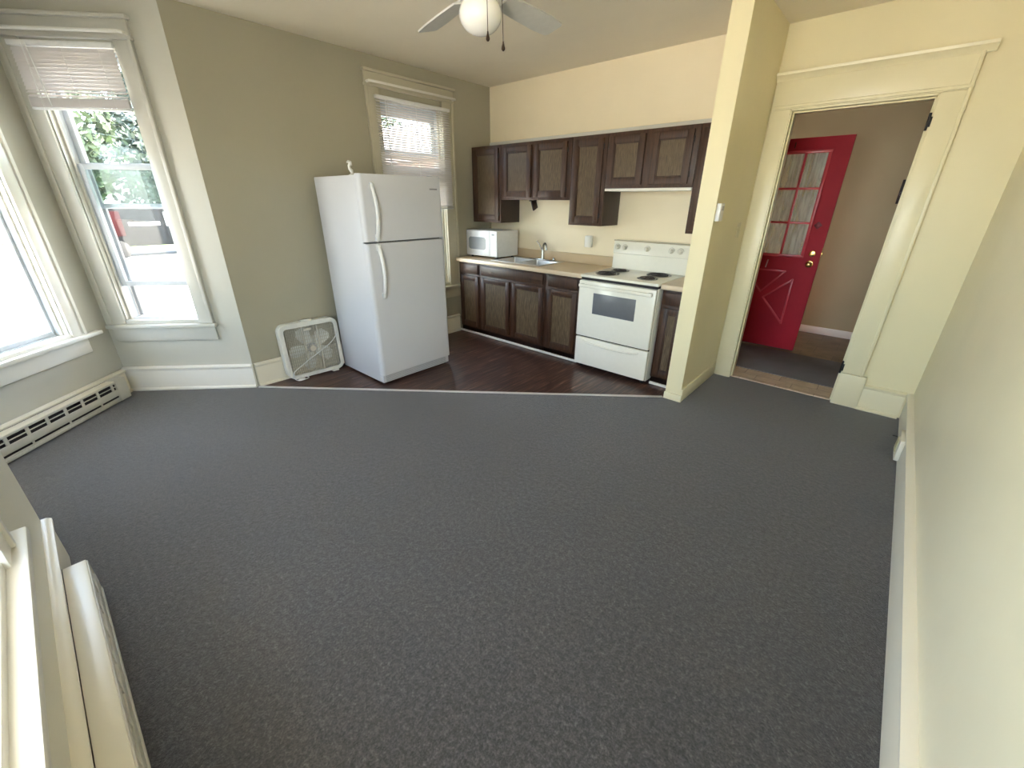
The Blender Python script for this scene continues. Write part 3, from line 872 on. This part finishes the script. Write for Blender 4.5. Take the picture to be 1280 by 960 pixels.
for k in range(5):
    a = 2 * PI * k / 5 + 0.5
    m = MB().prism([(0.035, -0.03), (0.09, -0.06), (0.17, -0.075), (0.205, -0.04), (0.20, 0.03), (0.15, 0.06), (0.08, 0.045), (0.035, 0.02)], -0.0015, 0.0015,
                   mat=Matrix.Translation((cx, 0.045, cz)) @ Matrix.Rotation(a, 4, 'Y') @ Matrix.Rotation(math.radians(22), 4, 'X') @ Matrix.Rotation(PI / 2, 4, 'X') if False else
                   Matrix.Translation((cx, 0.045, cz)) @ Matrix.Rotation(a, 4, 'Y') @ Matrix.Rotation(math.radians(68), 4, 'X'))
    m.build('fan_blade', M_fanblade, t)
for fx in (0.10, FWd - 0.10):
    MB().box(fx - 0.03, fx + 0.03, -0.014, dep * 0.8, 0.001, z0f + 0.006, 0.004).build('foot', M_fan, t)
MB().box(cx - 0.05, cx + 0.05, 0.03, 0.06, Hf - 0.002, Hf + 0.012, 0.005).build('carry_handle', M_fan, t)
cord = []
ctrl = [(FWd - 0.02, -0.004, 0.36), (FWd - 0.10, -0.012, 0.29), (FWd - 0.20, -0.014, 0.235), (0.20, -0.014, 0.175), (0.10, -0.014, 0.12), (0.045, -0.014, 0.085), (0.035, -0.018, 0.04), (0.06, -0.03, 0.010), (0.12, -0.035, 0.008), (0.16, -0.02, 0.012), (0.13, -0.012, 0.035)]
def catmull(P, n=6):
    P = [Vector(p) for p in P]; out = []
    for i in range(len(P) - 1):
        p0 = P[max(i - 1, 0)]; p1 = P[i]; p2 = P[i + 1]; p3 = P[min(i + 2, len(P) - 1)]
        for k in range(n):
            u = k / n
            out.append(0.5 * ((2 * p1) + (-p0 + p2) * u + (2 * p0 - 5 * p1 + 4 * p2 - p3) * u * u + (-p0 + 3 * p1 - 3 * p2 + p3) * u ** 3))
    out.append(P[-1]); return out
MB().tube(catmull(ctrl), 0.0045, 8).build('power_cord', M_handle, t)

# ---------------------------------------------------------------- kitchen cabinets
def cab_door(par, x0, x1, z0, z1, yf, hinge=None, hside='r', name='door', fw=0.055):
    """raised frame + recessed grained panel; front at yf (towards -y)"""
    f = MB()
    f.box(x0, x0 + fw, yf, yf + 0.019, z0, z1, 0.004).box(x1 - fw, x1, yf, yf + 0.019, z0, z1, 0.004)
    f.box(x0 + fw - 0.002, x1 - fw + 0.002, yf + 0.0006, yf + 0.019, z0, z0 + fw, 0.004).box(x0 + fw - 0.002, x1 - fw + 0.002, yf + 0.0006, yf + 0.019, z1 - fw, z1, 0.004)
    # inner moulding lip
    l = 0.009
    f.box(x0 + fw - 0.001, x0 + fw + l, yf + 0.005, yf + 0.018, z0 + fw - 0.001, z1 - fw + 0.001, 0.003).box(x1 - fw - l, x1 - fw + 0.001, yf + 0.005, yf + 0.018, z0 + fw - 0.001, z1 - fw + 0.001, 0.003)
    f.box(x0 + fw, x1 - fw, yf + 0.0052, yf + 0.018, z0 + fw - 0.001, z0 + fw + l, 0.003).box(x0 + fw, x1 - fw, yf + 0.0052, yf + 0.018, z1 - fw - l, z1 - fw + 0.001, 0.003)
    d = f.build(name, M_frame, par)
    MB().box(x0 + fw, x1 - fw, yf + 0.011, yf + 0.016, z0 + fw, z1 - fw).build('door_panel', M_panel, d, smooth=False)
    hx = x1 + 0.004 if hside == 'r' else x0 - 0.004
    for z in (z0 + 0.07, z1 - 0.07):
        MB().cyl((hx, yf + 0.008, z - 0.022), (hx, yf + 0.008, z + 0.022), 0.005, n=8).build('hinge', M_black, d)
    return d

def wall_cab(name, label, x0, x1, z0, z1, doors, yb=0.0, yf=-0.31):
    t = thing(name, label, 'cabinet', (x0, yb, z0), group=None)
    w = x1 - x0; h = z1 - z0
    MB().box(0, w, yf + 0.0, -0.002, 0, h, 0.002).build('carcass', M_side, t)
    MB().box(0, w, yf - 0.019, yf + 0.0, 0, h, 0.002).build('face_frame', M_frame, t)
    for dd in doors:
        cab_door(t, dd[0], dd[1], 0.025, h - 0.03, yf - 0.038, hside=dd[2])
    return t
U1 = wall_cab('wall_cabinet', 'tall dark wood wall cabinet above the microwave', 0.02, 0.475, 1.31, 2.10, [(0.03, 0.43, 'r')])
U2 = wall_cab('wall_cabinet', 'short two-door dark wood wall cabinet above the sink', 0.478, 1.408, 1.555, 2.10, [(0.045, 0.435, 'r'), (0.485, 0.885, 'r')])
U3 = wall_cab('wall_cabinet', 'tall single-door dark wood wall cabinet left of the stove', 1.411, 1.79, 1.325, 2.10, [(0.025, 0.345, 'r')])
U4 = wall_cab('wall_cabinet', 'short two-door dark wood wall cabinet above the stove', 1.793, 2.60, 1.655, 2.10, [(0.02, 0.36, 'l'), (0.43, 0.765, 'r')])
U5 = wall_cab('wall_cabinet', 'narrow dark wood wall cabinet half hidden by the stub wall', 2.603, 2.825, 1.30, 2.10, [(0.025, 0.20, 'r')])
for c in (U1, U2, U3, U4, U5): c['group'] = 'dark wood wall cabinets'
# hood strip
o = MB().box(0, 0.80, -0.33, -0.02, -0.022, 0, 0.003).build('range_hood', M_white); o.location = (1.796, 0, 1.654)
tag(o, 'slim white hood board under the cabinets above the stove', 'hood')
# pale filler strip on top of the cabinets
o = MB().box(0, 2.81, -0.025, -0.001, 0, 0.075, 0.004).build('trim_3', M_white); o.location = (0.01, 0, 2.10); struct(o, 'pale strip along the top of the wall cabinets')
# paper towel bracket
m = MB().box(-0.008, 0.008, -0.04, 0.04, -0.10, 0.0, 0.004, mat=Matrix.Rotation(math.radians(24), 4, 'X')).box(-0.010, 0.010, -0.06, 0.05, -0.012, 0, 0.003)
o = m.build('towel_bracket', M_side); o.location = (0.90, -0.27, 1.553); tag(o, 'small dark bracket hanging under the cabinet above the sink', 'bracket')

def base_cab(label, x0, x1, fronts, drawers):
    t = thing('base_cabinet', label, 'cabinet', (x0, 0, 0), group='dark wood base cabinets')
    w = x1 - x0
    m = MB().box(0, 0.018, -0.585, -0.002, 0.0, 0.873).box(w - 0.018, w, -0.585, -0.002, 0.0, 0.873).box(0, w, -0.014, -0.002, 0.0, 0.873)
    m.box(0, w, -0.585, -0.002, 0.0, 0.09).box(0, w, -0.585, -0.567, 0.0, 0.873)
    m.build('carcass', M_side, t)
    MB().box(0, w, -0.600, -0.585, 0.075, 0.873, 0.001).build('face_frame', M_frame, t)
    for (a, b, hs) in fronts:
        cab_door(t, a, b, 0.10, 0.715, -0.619, hside=hs, fw=0.05)
    for (a, b) in drawers:
        dr = MB().box(a, b, -0.619, -0.600, 0.742, 0.850, 0.007).build('drawer', M_frame, t)
    return t
base_cab('dark wood base cabinet at the left end under the microwave', 0.03, 0.385, [(0.02, 0.335, 'l')], [(0.02, 0.335)])
base_cab('dark wood two-door sink base cabinet with one wide drawer front', 0.388, 1.352, [(0.03, 0.47, 'l'), (0.515, 0.945, 'r')], [(0.03, 0.945)])
base_cab('dark wood base cabinet just left of the stove', 1.355, 1.805, [(0.045, 0.40, 'l')], [(0.04, 0.40)])
base_cab('narrow dark wood base cabinet between the stove and the stub wall', 2.600, 2.828, [(0.02, 0.20, 'r')], [(0.02, 0.20)])
m = MB().box(0.0, 1.80, -0.612, -0.587, 0, 0.024, 0.006).box(2.60, 2.825, -0.612, -0.587, 0, 0.024, 0.006)
o = m.build('trim_4', M_white); struct(o, 'white shoe moulding in front of the base cabinets')

# countertop with a cutout for the sink
SX0, SX1, SY0, SY1 = 0.50, 1.22, -0.53, -0.07
t = thing('countertop', 'tan laminate countertop with backsplash running from the window to the stove', 'countertop', (0, 0, 0.874))
m = MB()
XS = [0.003, SX0 + 0.02, SX1 - 0.02, 1.812]; YS = [-0.625, SY0 + 0.02, SY1 - 0.02, -0.002]
for i in range(3):
    for k in range(3):
        if i == 1 and k == 1: continue
        m.box(XS[i], XS[i + 1], YS[k], YS[k + 1], 0, 0.04)
bmesh.ops.remove_doubles(m.b, verts=m.b.verts, dist=1e-5)
m.build('worktop', M_counter, t, smooth=False)
MB().box(0.003, 1.812, -0.645, -0.622, -0.002, 0.041, 0.008).build('front_edge', M_counteredge, t)
MB().box(0.003, 1.812, -0.022, -0.002, 0.04, 0.14, 0.004).build('backsplash', M_counter, t)
t = thing('countertop', 'short tan countertop piece between the stove and the stub wall', 'countertop', (2.592, 0, 0.874))
MB().box(0, 0.236, -0.625, -0.002, 0, 0.04).build('worktop', M_counter, t, smooth=False)
MB().box(0, 0.236, -0.645, -0.622, -0.002, 0.041, 0.008).build('front_edge', M_counteredge, t)
MB().box(0, 0.236, -0.022, -0.002, 0.04, 0.14, 0.004).build('backsplash', M_counter, t)

# sink
t = thing('sink', 'double-bowl stainless steel sink set into the tan countertop', 'sink', (0, 0, 0.914))
m = MB()
midx = (SX0 + SX1) / 2
bw = [(SX0 + 0.028, midx - 0.012), (midx + 0.012, SX1 - 0.028)]; by0, by1 = SY0 + 0.028, SY1 - 0.075
XS = [SX0, bw[0][0], bw[0][1], bw[1][0], bw[1][1], SX1]; YS = [SY0, by0, by1, SY1]
for i in range(5):
    for k in range(3):
        if k == 1 and i in (1, 3): continue
        m.box(XS[i], XS[i + 1], YS[k], YS[k + 1], -0.001, 0.005)
bmesh.ops.remove_doubles(m.b, verts=m.b.verts, dist=1e-5)
m.build('rim', M_steel, t, smooth=False)
for (a, b) in bw:
    m = MB(); tb = bmesh.new()
    dz = -0.16
    top = [(a, by0, 0), (b, by0, 0), (b, by1, 0), (a, by1, 0)]; ins = 0.02
    bot = [(a + ins, by0 + ins, dz), (b - ins, by0 + ins, dz), (b - ins, by1 - ins, dz), (a + ins, by1 - ins, dz)]
    tv = [tb.verts.new(p) for p in top]; bv = [tb.verts.new(p) for p in bot]
    for k in range(4): tb.faces.new((tv[k], bv[k], bv[(k + 1) % 4], tv[(k + 1) % 4]))
    tb.faces.new(bv)
    e = [x for x in tb.edges if not (x.verts[0].co.z > -0.01 and x.verts[1].co.z > -0.01)]
    bmesh.ops.bevel(tb, geom=e, offset=0.02, segments=3, affect='EDGES', profile=0.5)
    m._merge(tb)
    bo = m.build('bowl', M_steel, t)
    MB().cyl(((a + b) / 2, (by0 + by1) / 2, dz - 0.004), ((a + b) / 2, (by0 + by1) / 2, dz + 0.003), 0.045, n=24).build('drain', M_chrome, bo)
t = thing('faucet', 'curved chrome faucet with an upright lever on the sink rim', 'faucet', (0.93, -0.108, 0.919))
MB().box(-0.12, 0.12, -0.026, 0.026, 0, 0.012, 0.006).build('deck_plate', M_chrome, t)
pts = catmull([(0, 0, 0.01), (0, 0, 0.07), (0.002, -0.002, 0.125), (0.022, -0.014, 0.172), (0.055, -0.034, 0.186), (0.085, -0.054, 0.162), (0.094, -0.060, 0.115)], 5)
MB().tube(pts, [0.020 - 0.009 * min(1, k / 12) for k in range(len(pts))], 14).build('spout', M_chrome, t)
MB().tube([(0, 0, 0.075), (-0.012, 0.0, 0.11), (-0.045, -0.01, 0.165), (-0.075, -0.02, 0.205)], [0.014, 0.010, 0.008, 0.010], 10).build('lever', M_chrome, t)
o = MB().cyl((0, 0, 0), (0, 0, 0.035), 0.014, 0.011, 16, 0.003).build('sink_sprayer', M_chrome); o.location = (1.09, -0.108, 0.919); tag(o, 'small chrome cap on the sink rim right of the faucet', 'sprayer')

# microwave
t = thing('microwave', 'small white countertop microwave in the kitchen corner', 'microwave', (0.015, -0.455, 0.914))
MWW, MWD, MWH = 0.515, 0.37, 0.29
MB().box(0, MWW, 0.02, MWD, 0.022, 0.022 + MWH, 0.006).build('body', M_micro, t)
MB().box(0, MWW * 0.76, 0, 0.02, 0.024, 0.020 + MWH, 0.006).build('door', M_micro, t)
MB().box(MWW * 0.765, MWW, 0, 0.02, 0.024, 0.020 + MWH, 0.006).build('control_panel', M_micro, t)
pw = rrect(0.045, 0.33, 0.095, 0.235, 0.035)
m = MB(); m.prism(pw, 0, 0.003, mat=Matrix(((1, 0, 0, 0), (0, 0, 1, -0.0025), (0, 1, 0, 0), (0, 0, 0, 1))))
bmesh.ops.recalc_face_normals(m.b, faces=m.b.faces)
o = m.build('door_window', M_microwin, t); o['label'] = 'grey rounded window'
MB().box(MWW - 0.085, MWW - 0.045, -0.001, 0.002, 0.262, 0.280).build('display', M_seam, t)
m = MB()
for a in range(3):
    for b in range(4):
        m.box(MWW - 0.095 + 0.026 * a, MWW - 0.076 + 0.026 * a, -0.0015, 0.002, 0.09 + 0.034 * b, 0.112 + 0.034 * b, 0.001)
m.build('buttons', mat_plain('pale_grey_buttons', (0.70, 0.70, 0.68), 0.4), t)
for (x, y) in ((0.05, 0.05), (MWW - 0.05, 0.05), (0.05, MWD - 0.05), (MWW - 0.05, MWD - 0.05)):
    MB().cyl((x, y, 0.001), (x, y, 0.024), 0.015, n=14).build('foot', M_black, t)

# outlet cover
t = thing('outlet_cover', 'small white box cover on the wall above the backsplash', 'outlet', (1.48, 0, 1.09))
MB().box(-0.04, 0.04, -0.045, 0, 0, 0.118, 0.008).build('cover', M_white, t)
MB().box(-0.03, 0.03, -0.048, -0.044, 0.012, 0.106, 0.003).build('lid', M_white, t)

# ---------------------------------------------------------------- stove
SX = 1.822
t = thing('stove', 'bisque white electric range with coil burners between dark cabinets', 'stove', (SX, 0, 0))
SWd = 0.762
MB().box(0, SWd, -0.655, -0.03, 0.03, 0.872, 0.004).build('body', M_stove, t)
MB().box(-0.002, SWd + 0.002, -0.675, -0.03, 0.893, 0.918, 0.007).build('cooktop', M_stove, t)
MB().box(0.006, SWd - 0.006, -0.664, -0.04, 0.870, 0.895).build('vent_gap', M_dark, t)
dr = MB().box(0.002, SWd - 0.002, -0.695, -0.655, 0.335, 0.868, 0.010).build('oven_door', M_stove, t)
MB().box(0.165, 0.592, -0.6965, -0.69, 0.570, 0.765, 0.002).build('oven_window', M_ovenglass, dr)
m = MB().box(0.02, SWd - 0.02, -0.738, -0.716, 0.812, 0.842, 0.010).box(0.03, 0.065, -0.720, -0.690, 0.814, 0.840, 0.005).box(SWd - 0.065, SWd - 0.03, -0.720, -0.690, 0.814, 0.840, 0.005)
m.build('oven_handle', M_stove, dr)
dw = MB().box(0.002, SWd - 0.002, -0.692, -0.655, 0.040, 0.322, 0.010).build('storage_drawer', M_stove, t)
m = MB().tube(catmull([(0.09, -0.692, 0.292), (0.13, -0.700, 0.278), (0.25, -0.703, 0.270), (SWd / 2, -0.704, 0.268), (SWd - 0.25, -0.703, 0.270), (SWd - 0.13, -0.700, 0.278), (SWd - 0.09, -0.692, 0.292)], 4), 0.009, 10)
m.build('drawer_pull', M_stove, dw)
MB().box(0.004, SWd - 0.004, -0.66, -0.650, 0.320, 0.338).build('drawer_gap', M_dark, t)
for (x, y) in ((0.05, -0.62), (SWd - 0.05, -0.62), (0.05, -0.08), (SWd - 0.05, -0.08)):
    MB().cyl((x, y, -0.002), (x, y, 0.034), 0.016, n=14).build('foot', M_black, t)
bg = MB()
prof = [(-0.085, 0.915), (-0.080, 1.062), (-0.092, 1.068), (-0.082, 1.178), (-0.074, 1.190), (-0.02, 1.190), (-0.02, 0.915)]
bg.prism([(p[0], p[1]) for p in prof], 0.0, SWd, mat=Matrix(((0, 0, 1, 0), (1, 0, 0, 0), (0, 1, 0, 0), (0, 0, 0, 1))))
bmesh.ops.recalc_face_normals(bg.b, faces=bg.b.faces)
bgo = bg.build('backguard', M_stove, t)
MB().box(-0.001, SWd + 0.001, -0.094, -0.080, 1.182, 1.193, 0.003).build('backguard_cap', mat_plain('tan_edge_trim', (0.48, 0.42, 0.30), 0.4), bgo)
for kx in (0.045, 0.125, 0.362, 0.600, 0.685):
    k_ = MB().cyl((kx, -0.084, 1.125), (kx, -0.095, 1.124), 0.024, 0.023, 20, 0.002)
    k_.cyl((kx, -0.094, 1.124), (kx, -0.112, 1.123), 0.018, 0.015, 18, 0.003)
    k_.box(kx - 0.004, kx + 0.004, -0.120, -0.100, 1.104, 1.142, 0.002)
    k_.build('knob', M_knob, t)
M_print = mat_plain('grey_print', (0.30, 0.28, 0.22), 0.5)
for kx in (0.045, 0.125, 0.362, 0.600, 0.685):
    MB().tube([(kx + 0.029 * math.cos(a), -0.0875, 1.125 + 0.029 * math.sin(a)) for a in [2 * PI * i / 20 for i in range(15)]], 0.0012, 5).build('dial_mark', M_print, bgo)
def burner(x, y, R):
    bo = MB().lathe([(R + 0.012, 0.001), (R + 0.016, 0.004), (R + 0.010, 0.005), (R * 0.85, -0.002), (0.03, -0.012), (0, -0.012)], 36, mat=Matrix.Translation((x, y, 0.9175))).build('drip_pan', M_black, t)
    pts = []
    turns = 4 if R > 0.085 else 3
    for k in range(turns * 28):
        a = 2 * PI * k / 28; rr = 0.018 + (R - 0.018) * k / (turns * 28)
        pts.append((x + rr * math.cos(a), y + rr * math.sin(a), 0.927))
    MB().tube(pts, 0.0046, 6).build('coil', M_coil, bo)
burner(0.175, -0.485, 0.098); burner(0.175, -0.235, 0.076); burner(0.575, -0.240, 0.098); burner(0.575, -0.485, 0.076)

# ---------------------------------------------------------------- wall bits
t = thing('thermostat', 'small white thermostat on the side of the stub wall', 'thermostat', (2.96, -0.745, 1.42))
MB().box(0, 0.030, -0.042, 0.042, 0, 0.118, 0.006).build('body', M_micro, t)
MB().box(0.028, 0.034, -0.020, 0.020, 0.070, 0.100, 0.002).build('dial_window', M_seam_l, t)
t = thing('light_switch', 'cream light switch plate beside the doorway casing', 'switch', (2.96, -0.13, 1.275))
MB().box(0, 0.006, -0.036, 0.036, 0, 0.118, 0.003).build('plate', M_switch, t)
MB().box(0.005, 0.014, -0.005, 0.005, 0.050, 0.068, 0.002).build('toggle', M_switch, t)
# block and screw on right baseboard
t = thing('phone_jack', 'small cream block fixed to the right-hand baseboard near the doorway', 'jack', (XR - 0.024, -0.66, 0))
MB().box(-0.026, 0, -0.10, 0.10, 0.02, 0.165, 0.006).build('block', M_trim, t)
MB().box(-0.032, -0.024, -0.045, 0.045, 0.055, 0.135, 0.004).build('cover', M_yellow, t)
m = MB().cyl((0, 0, 0), (-0.04, 0, 0.004), 0.0025, n=8).cyl((-0.04, 0, 0.004), (-0.043, 0, 0.004), 0.006, n=10)
o = m.build('wall_screw', M_black); o.location = (XR - 0.024, -0.44, 0.055); tag(o, 'dark screw poking out of the right-hand baseboard', 'screw')

# ---------------------------------------------------------------- baseboard heaters
def heater(wall, s0, s1, label, h=0.185, dep=0.072, y0=0.036, ends=True):
    A = Matrix.Rotation(wall.rz, 3, 'Z') @ Vector((s0, y0, 0)) + Vector(wall.loc())
    t = thing('baseboard_heater', label, 'heater', A, wall.rz)
    L = s1 - s0
    MB().box(0, L, 0, 0.008, 0.012, h, 0.001).box(0.02, L - 0.02, 0.008, dep - 0.012, 0.02, h - 0.03).build('back_panel', M_dark, t)
    MB().box(-0.002, L + 0.002, -0.002, dep - 0.004, h - 0.010, h, 0.004).build('top_cover', M_trim, t)
    f = MB()
    f.box(0.0, L, dep - 0.008, dep, 0.062, h - 0.072, 0.002)
    f.box(0.0, L, dep - 0.008, dep, h - 0.020, h - 0.006, 0.002)
    f.box(0.0, L, dep - 0.010, dep - 0.002, h - 0.050, h - 0.044, 0.001)
    f.box(0.0, L, dep - 0.010, dep, 0.012, 0.030, 0.003)
    n = max(2, int(round(L / 0.135)))
    for k in range(n + 1):
        x = L * k / n
        f.box(max(0, x - 0.010), min(L, x + 0.010), dep - 0.009, dep - 0.001, h - 0.076, h - 0.014, 0.001)
    for k in range(0, n + 1, 2):
        x = L * k / n
        f.box(max(0, x - 0.006), min(L, x + 0.006), dep - 0.009, dep - 0.002, 0.02, 0.07, 0.001)
    f.box(0.0, L, dep - 0.012, dep - 0.006, 0.030, 0.044, 0.002)
    f.build('front_louvre', M_heater, t)
    for x in ((0, L - 0.10) if ends else ()):
        MB().box(x, x + 0.10, -0.001, dep + 0.003, 0.010, h + 0.002, 0.004).build('end_cap', M_heater, t)
    return t
heater(W_bay2, 0.15, 2.05, 'long cream baseboard heater below the leftmost bay window')
heater(W_near, 0.37, 2.45, 'cream baseboard heater running to the bottom edge under the near window', h=0.185, dep=0.080, y0=0.023, ends=False)

# ---------------------------------------------------------------- outside
GZ = -0.8
o = MB().box(0.9, 2.36, 0.6, 3.6, 2.35, 2.5).build('added_shade_roof', M_ceil, smooth=False); struct(o, 'added roof outside the entry opening that dims the hall')  # unseen roof added to keep sky light out of the hall
o = MB().box(0.9, 1.0, 0.2, 3.2, -0.1, 2.35).build('added_shade_wall', M_asph, smooth=False); struct(o, 'added wall outside the entry opening that dims the hall')  # unseen wall added to block light at the hall opening
o = MB().box(-90, -26, -70, 70, GZ - 0.2, GZ - 0.01).build('lawn', M_grass, smooth=False); struct(o, 'lawn across the street')
o = MB().box(-16, -0.2, -70, 70, GZ - 0.2, GZ).box(-0.2, 12, -70, -5.6, GZ - 0.2, GZ).build('pavement', M_conc, smooth=False); struct(o, 'bright concrete outside the bay windows')
o = MB().box(-26, -18, -70, 70, GZ - 0.2, GZ - 0.06).build('street', M_asph, smooth=False); struct(o, 'sunlit street outside')
o = MB().box(-18, -16, -70, 70, GZ - 0.2, GZ - 0.02).build('grass_verge', M_grass, smooth=False); struct(o, 'grass verge along the street')
o = MB().box(-0.1, 5.1, -4.5, 8.0, H + 0.13, 6.2).build('added_shade_block', M_siding, smooth=False); struct(o, 'added block above the ceiling that shades the ground outside')  # unseen block added so its shadow darkens the ground near the bay
# foundation under the room
fp = [(-0.16, 0.1), (-0.16, -3.0), (-0.85, -3.8), (0.75, -5.45), (1.5, -4.55), (4.5, -4.55), (5.1, 2.5), (2.4, 2.5), (2.4, 0.15)]
o = MB().prism(fp, GZ, -0.101).build('foundation', M_conc, smooth=False); struct(o, 'foundation below the floor')

def tree(x, y, h, r, n, leaf, label):
    t = thing('tree', label, 'tree', (x, y, GZ), group='trees across the street')
    m = MB().tube([(0, 0, 0), (0.1, 0.05, h * 0.3), (-0.05, 0.1, h * 0.55), (0.05, 0, h * 0.85)], [0.28, 0.22, 0.14, 0.04], 10)
    for k in range(7):
        a = k * 2.4; z = h * (0.3 + 0.07 * k)
        m.tube([(0, 0, z), (math.cos(a) * r * 0.35, math.sin(a) * r * 0.35, z + h * 0.12), (math.cos(a) * r * 0.7, math.sin(a) * r * 0.7, z + h * 0.18)], [0.1, 0.06, 0.02], 6)
    m.build('trunk', M_bark, t)
    verts = []; faces = []
    blobs = [(random.uniform(-.6, .6) * r, random.uniform(-.6, .6) * r, h * random.uniform(0.30, 0.92), r * random.uniform(0.35, 0.6)) for _ in range(16)]
    for i in range(n):
        bx, by, bz, br_ = random.choice(blobs)
        v = Vector((random.gauss(0, 1), random.gauss(0, 1), random.gauss(0, 1))).normalized() * br_ * random.uniform(0.75, 1.0)
        c = Vector((bx, by, bz)) + v
        u = Vector((random.gauss(0, 1), random.gauss(0, 1), random.gauss(0, 1))).normalized()
        w = u.cross(Vector((random.gauss(0, 1), random.gauss(0, 1), random.gauss(0, 1)))).normalized()
        s = random.uniform(0.18, 0.36)
        k = len(verts)
        verts += [c - u * s, c - w * s * 0.5 + v * 0.02, c + u * s, c + w * s * 0.5]
        faces.append((k, k + 1, k + 2, k + 3))
    me = bpy.data.meshes.new('crown'); me.from_pydata(verts, [], faces); me.materials.append(leaf)
    o = bpy.data.objects.new('crown', me); COL.objects.link(o); o.parent = t
tree(-32, -2.5, 9.5, 4.0, 14000, M_leafa, 'leafy green tree seen through the narrow bay window')
tree(-41, 7.0, 11, 5.0, 14000, M_leafb, 'duller green tree behind the dark van')
tree(-36, 19, 10, 4.5, 5000, M_leafa, 'leafy tree further along the street')
tree(-20, 24, 9, 4.0, 5000, M_leafa, 'green tree seen through the kitchen window blind')

# dark van across the street
t = thing('van', 'dark parked van with a red rear panel, seen through the narrow bay window', 'vehicle', (-22.3, 0.3, GZ - 0.06), rz=PI / 2)
prof = [(-2.4, 0.45), (-2.45, 1.1), (-2.3, 2.15), (1.0, 2.2), (1.45, 1.95), (1.9, 1.25), (2.55, 1.1), (2.65, 0.45)]
m = MB().prism(prof, -0.95, 0.95, 0.05, mat=Matrix(((1, 0, 0, 0), (0, 0, 1, 0), (0, 1, 0, 0), (0, 0, 0, 1))))
bmesh.ops.recalc_face_normals(m.b, faces=m.b.faces)
m.build('body', M_van, t)
for x in (-1.55, 1.6):
    for y in (-0.9, 0.9):
        MB().cyl((x, y - 0.12, 0.36), (x, y + 0.12, 0.36), 0.36, n=24, bev=0.04).build('wheel', M_tyre, t)
for sy in (-0.965, 0.965):
    MB().box(0.3, 1.3, sy - 0.01, sy + 0.01, 1.25, 1.85, 0.01).build('side_window', M_ovenglass, t)
    MB().box(-2.2, -1.2, sy - 0.012, sy + 0.012, 0.9, 1.9, 0.01).build('red_panel', M_vanred, t)
MB().box(-1.0, 0.1, -0.972, -0.955, 1.30, 1.45, 0.004).build('stripe', M_micro, t)

# neighbouring house seen through the kitchen window
t = thing('house', 'pinkish clapboard house outside the kitchen window', 'house', (-9.0, 7.0, GZ))
MB().box(-4, 4, -3, 3, 0, 3.3).build('wall', M_siding, t, smooth=False)
m = MB().prism([(-3.5, 3.3), (3.5, 3.3), (0, 5.0)], -4.4, 4.4, mat=Matrix(((0, 0, 1, 0), (1, 0, 0, 0), (0, 1, 0, 0), (0, 0, 0, 1))))
bmesh.ops.recalc_face_normals(m.b, faces=m.b.faces)
m.build('roof', M_roof, t, smooth=False)
for yy in (-1.4, 1.2):
    fr = MB().box(3.98, 4.05, yy - 0.5, yy + 0.5, 1.3, 2.7, 0.02).build('window', M_white, t)
    MB().box(4.04, 4.06, yy - 0.42, yy + 0.42, 1.38, 2.62).build('pane', M_ovenglass, fr)
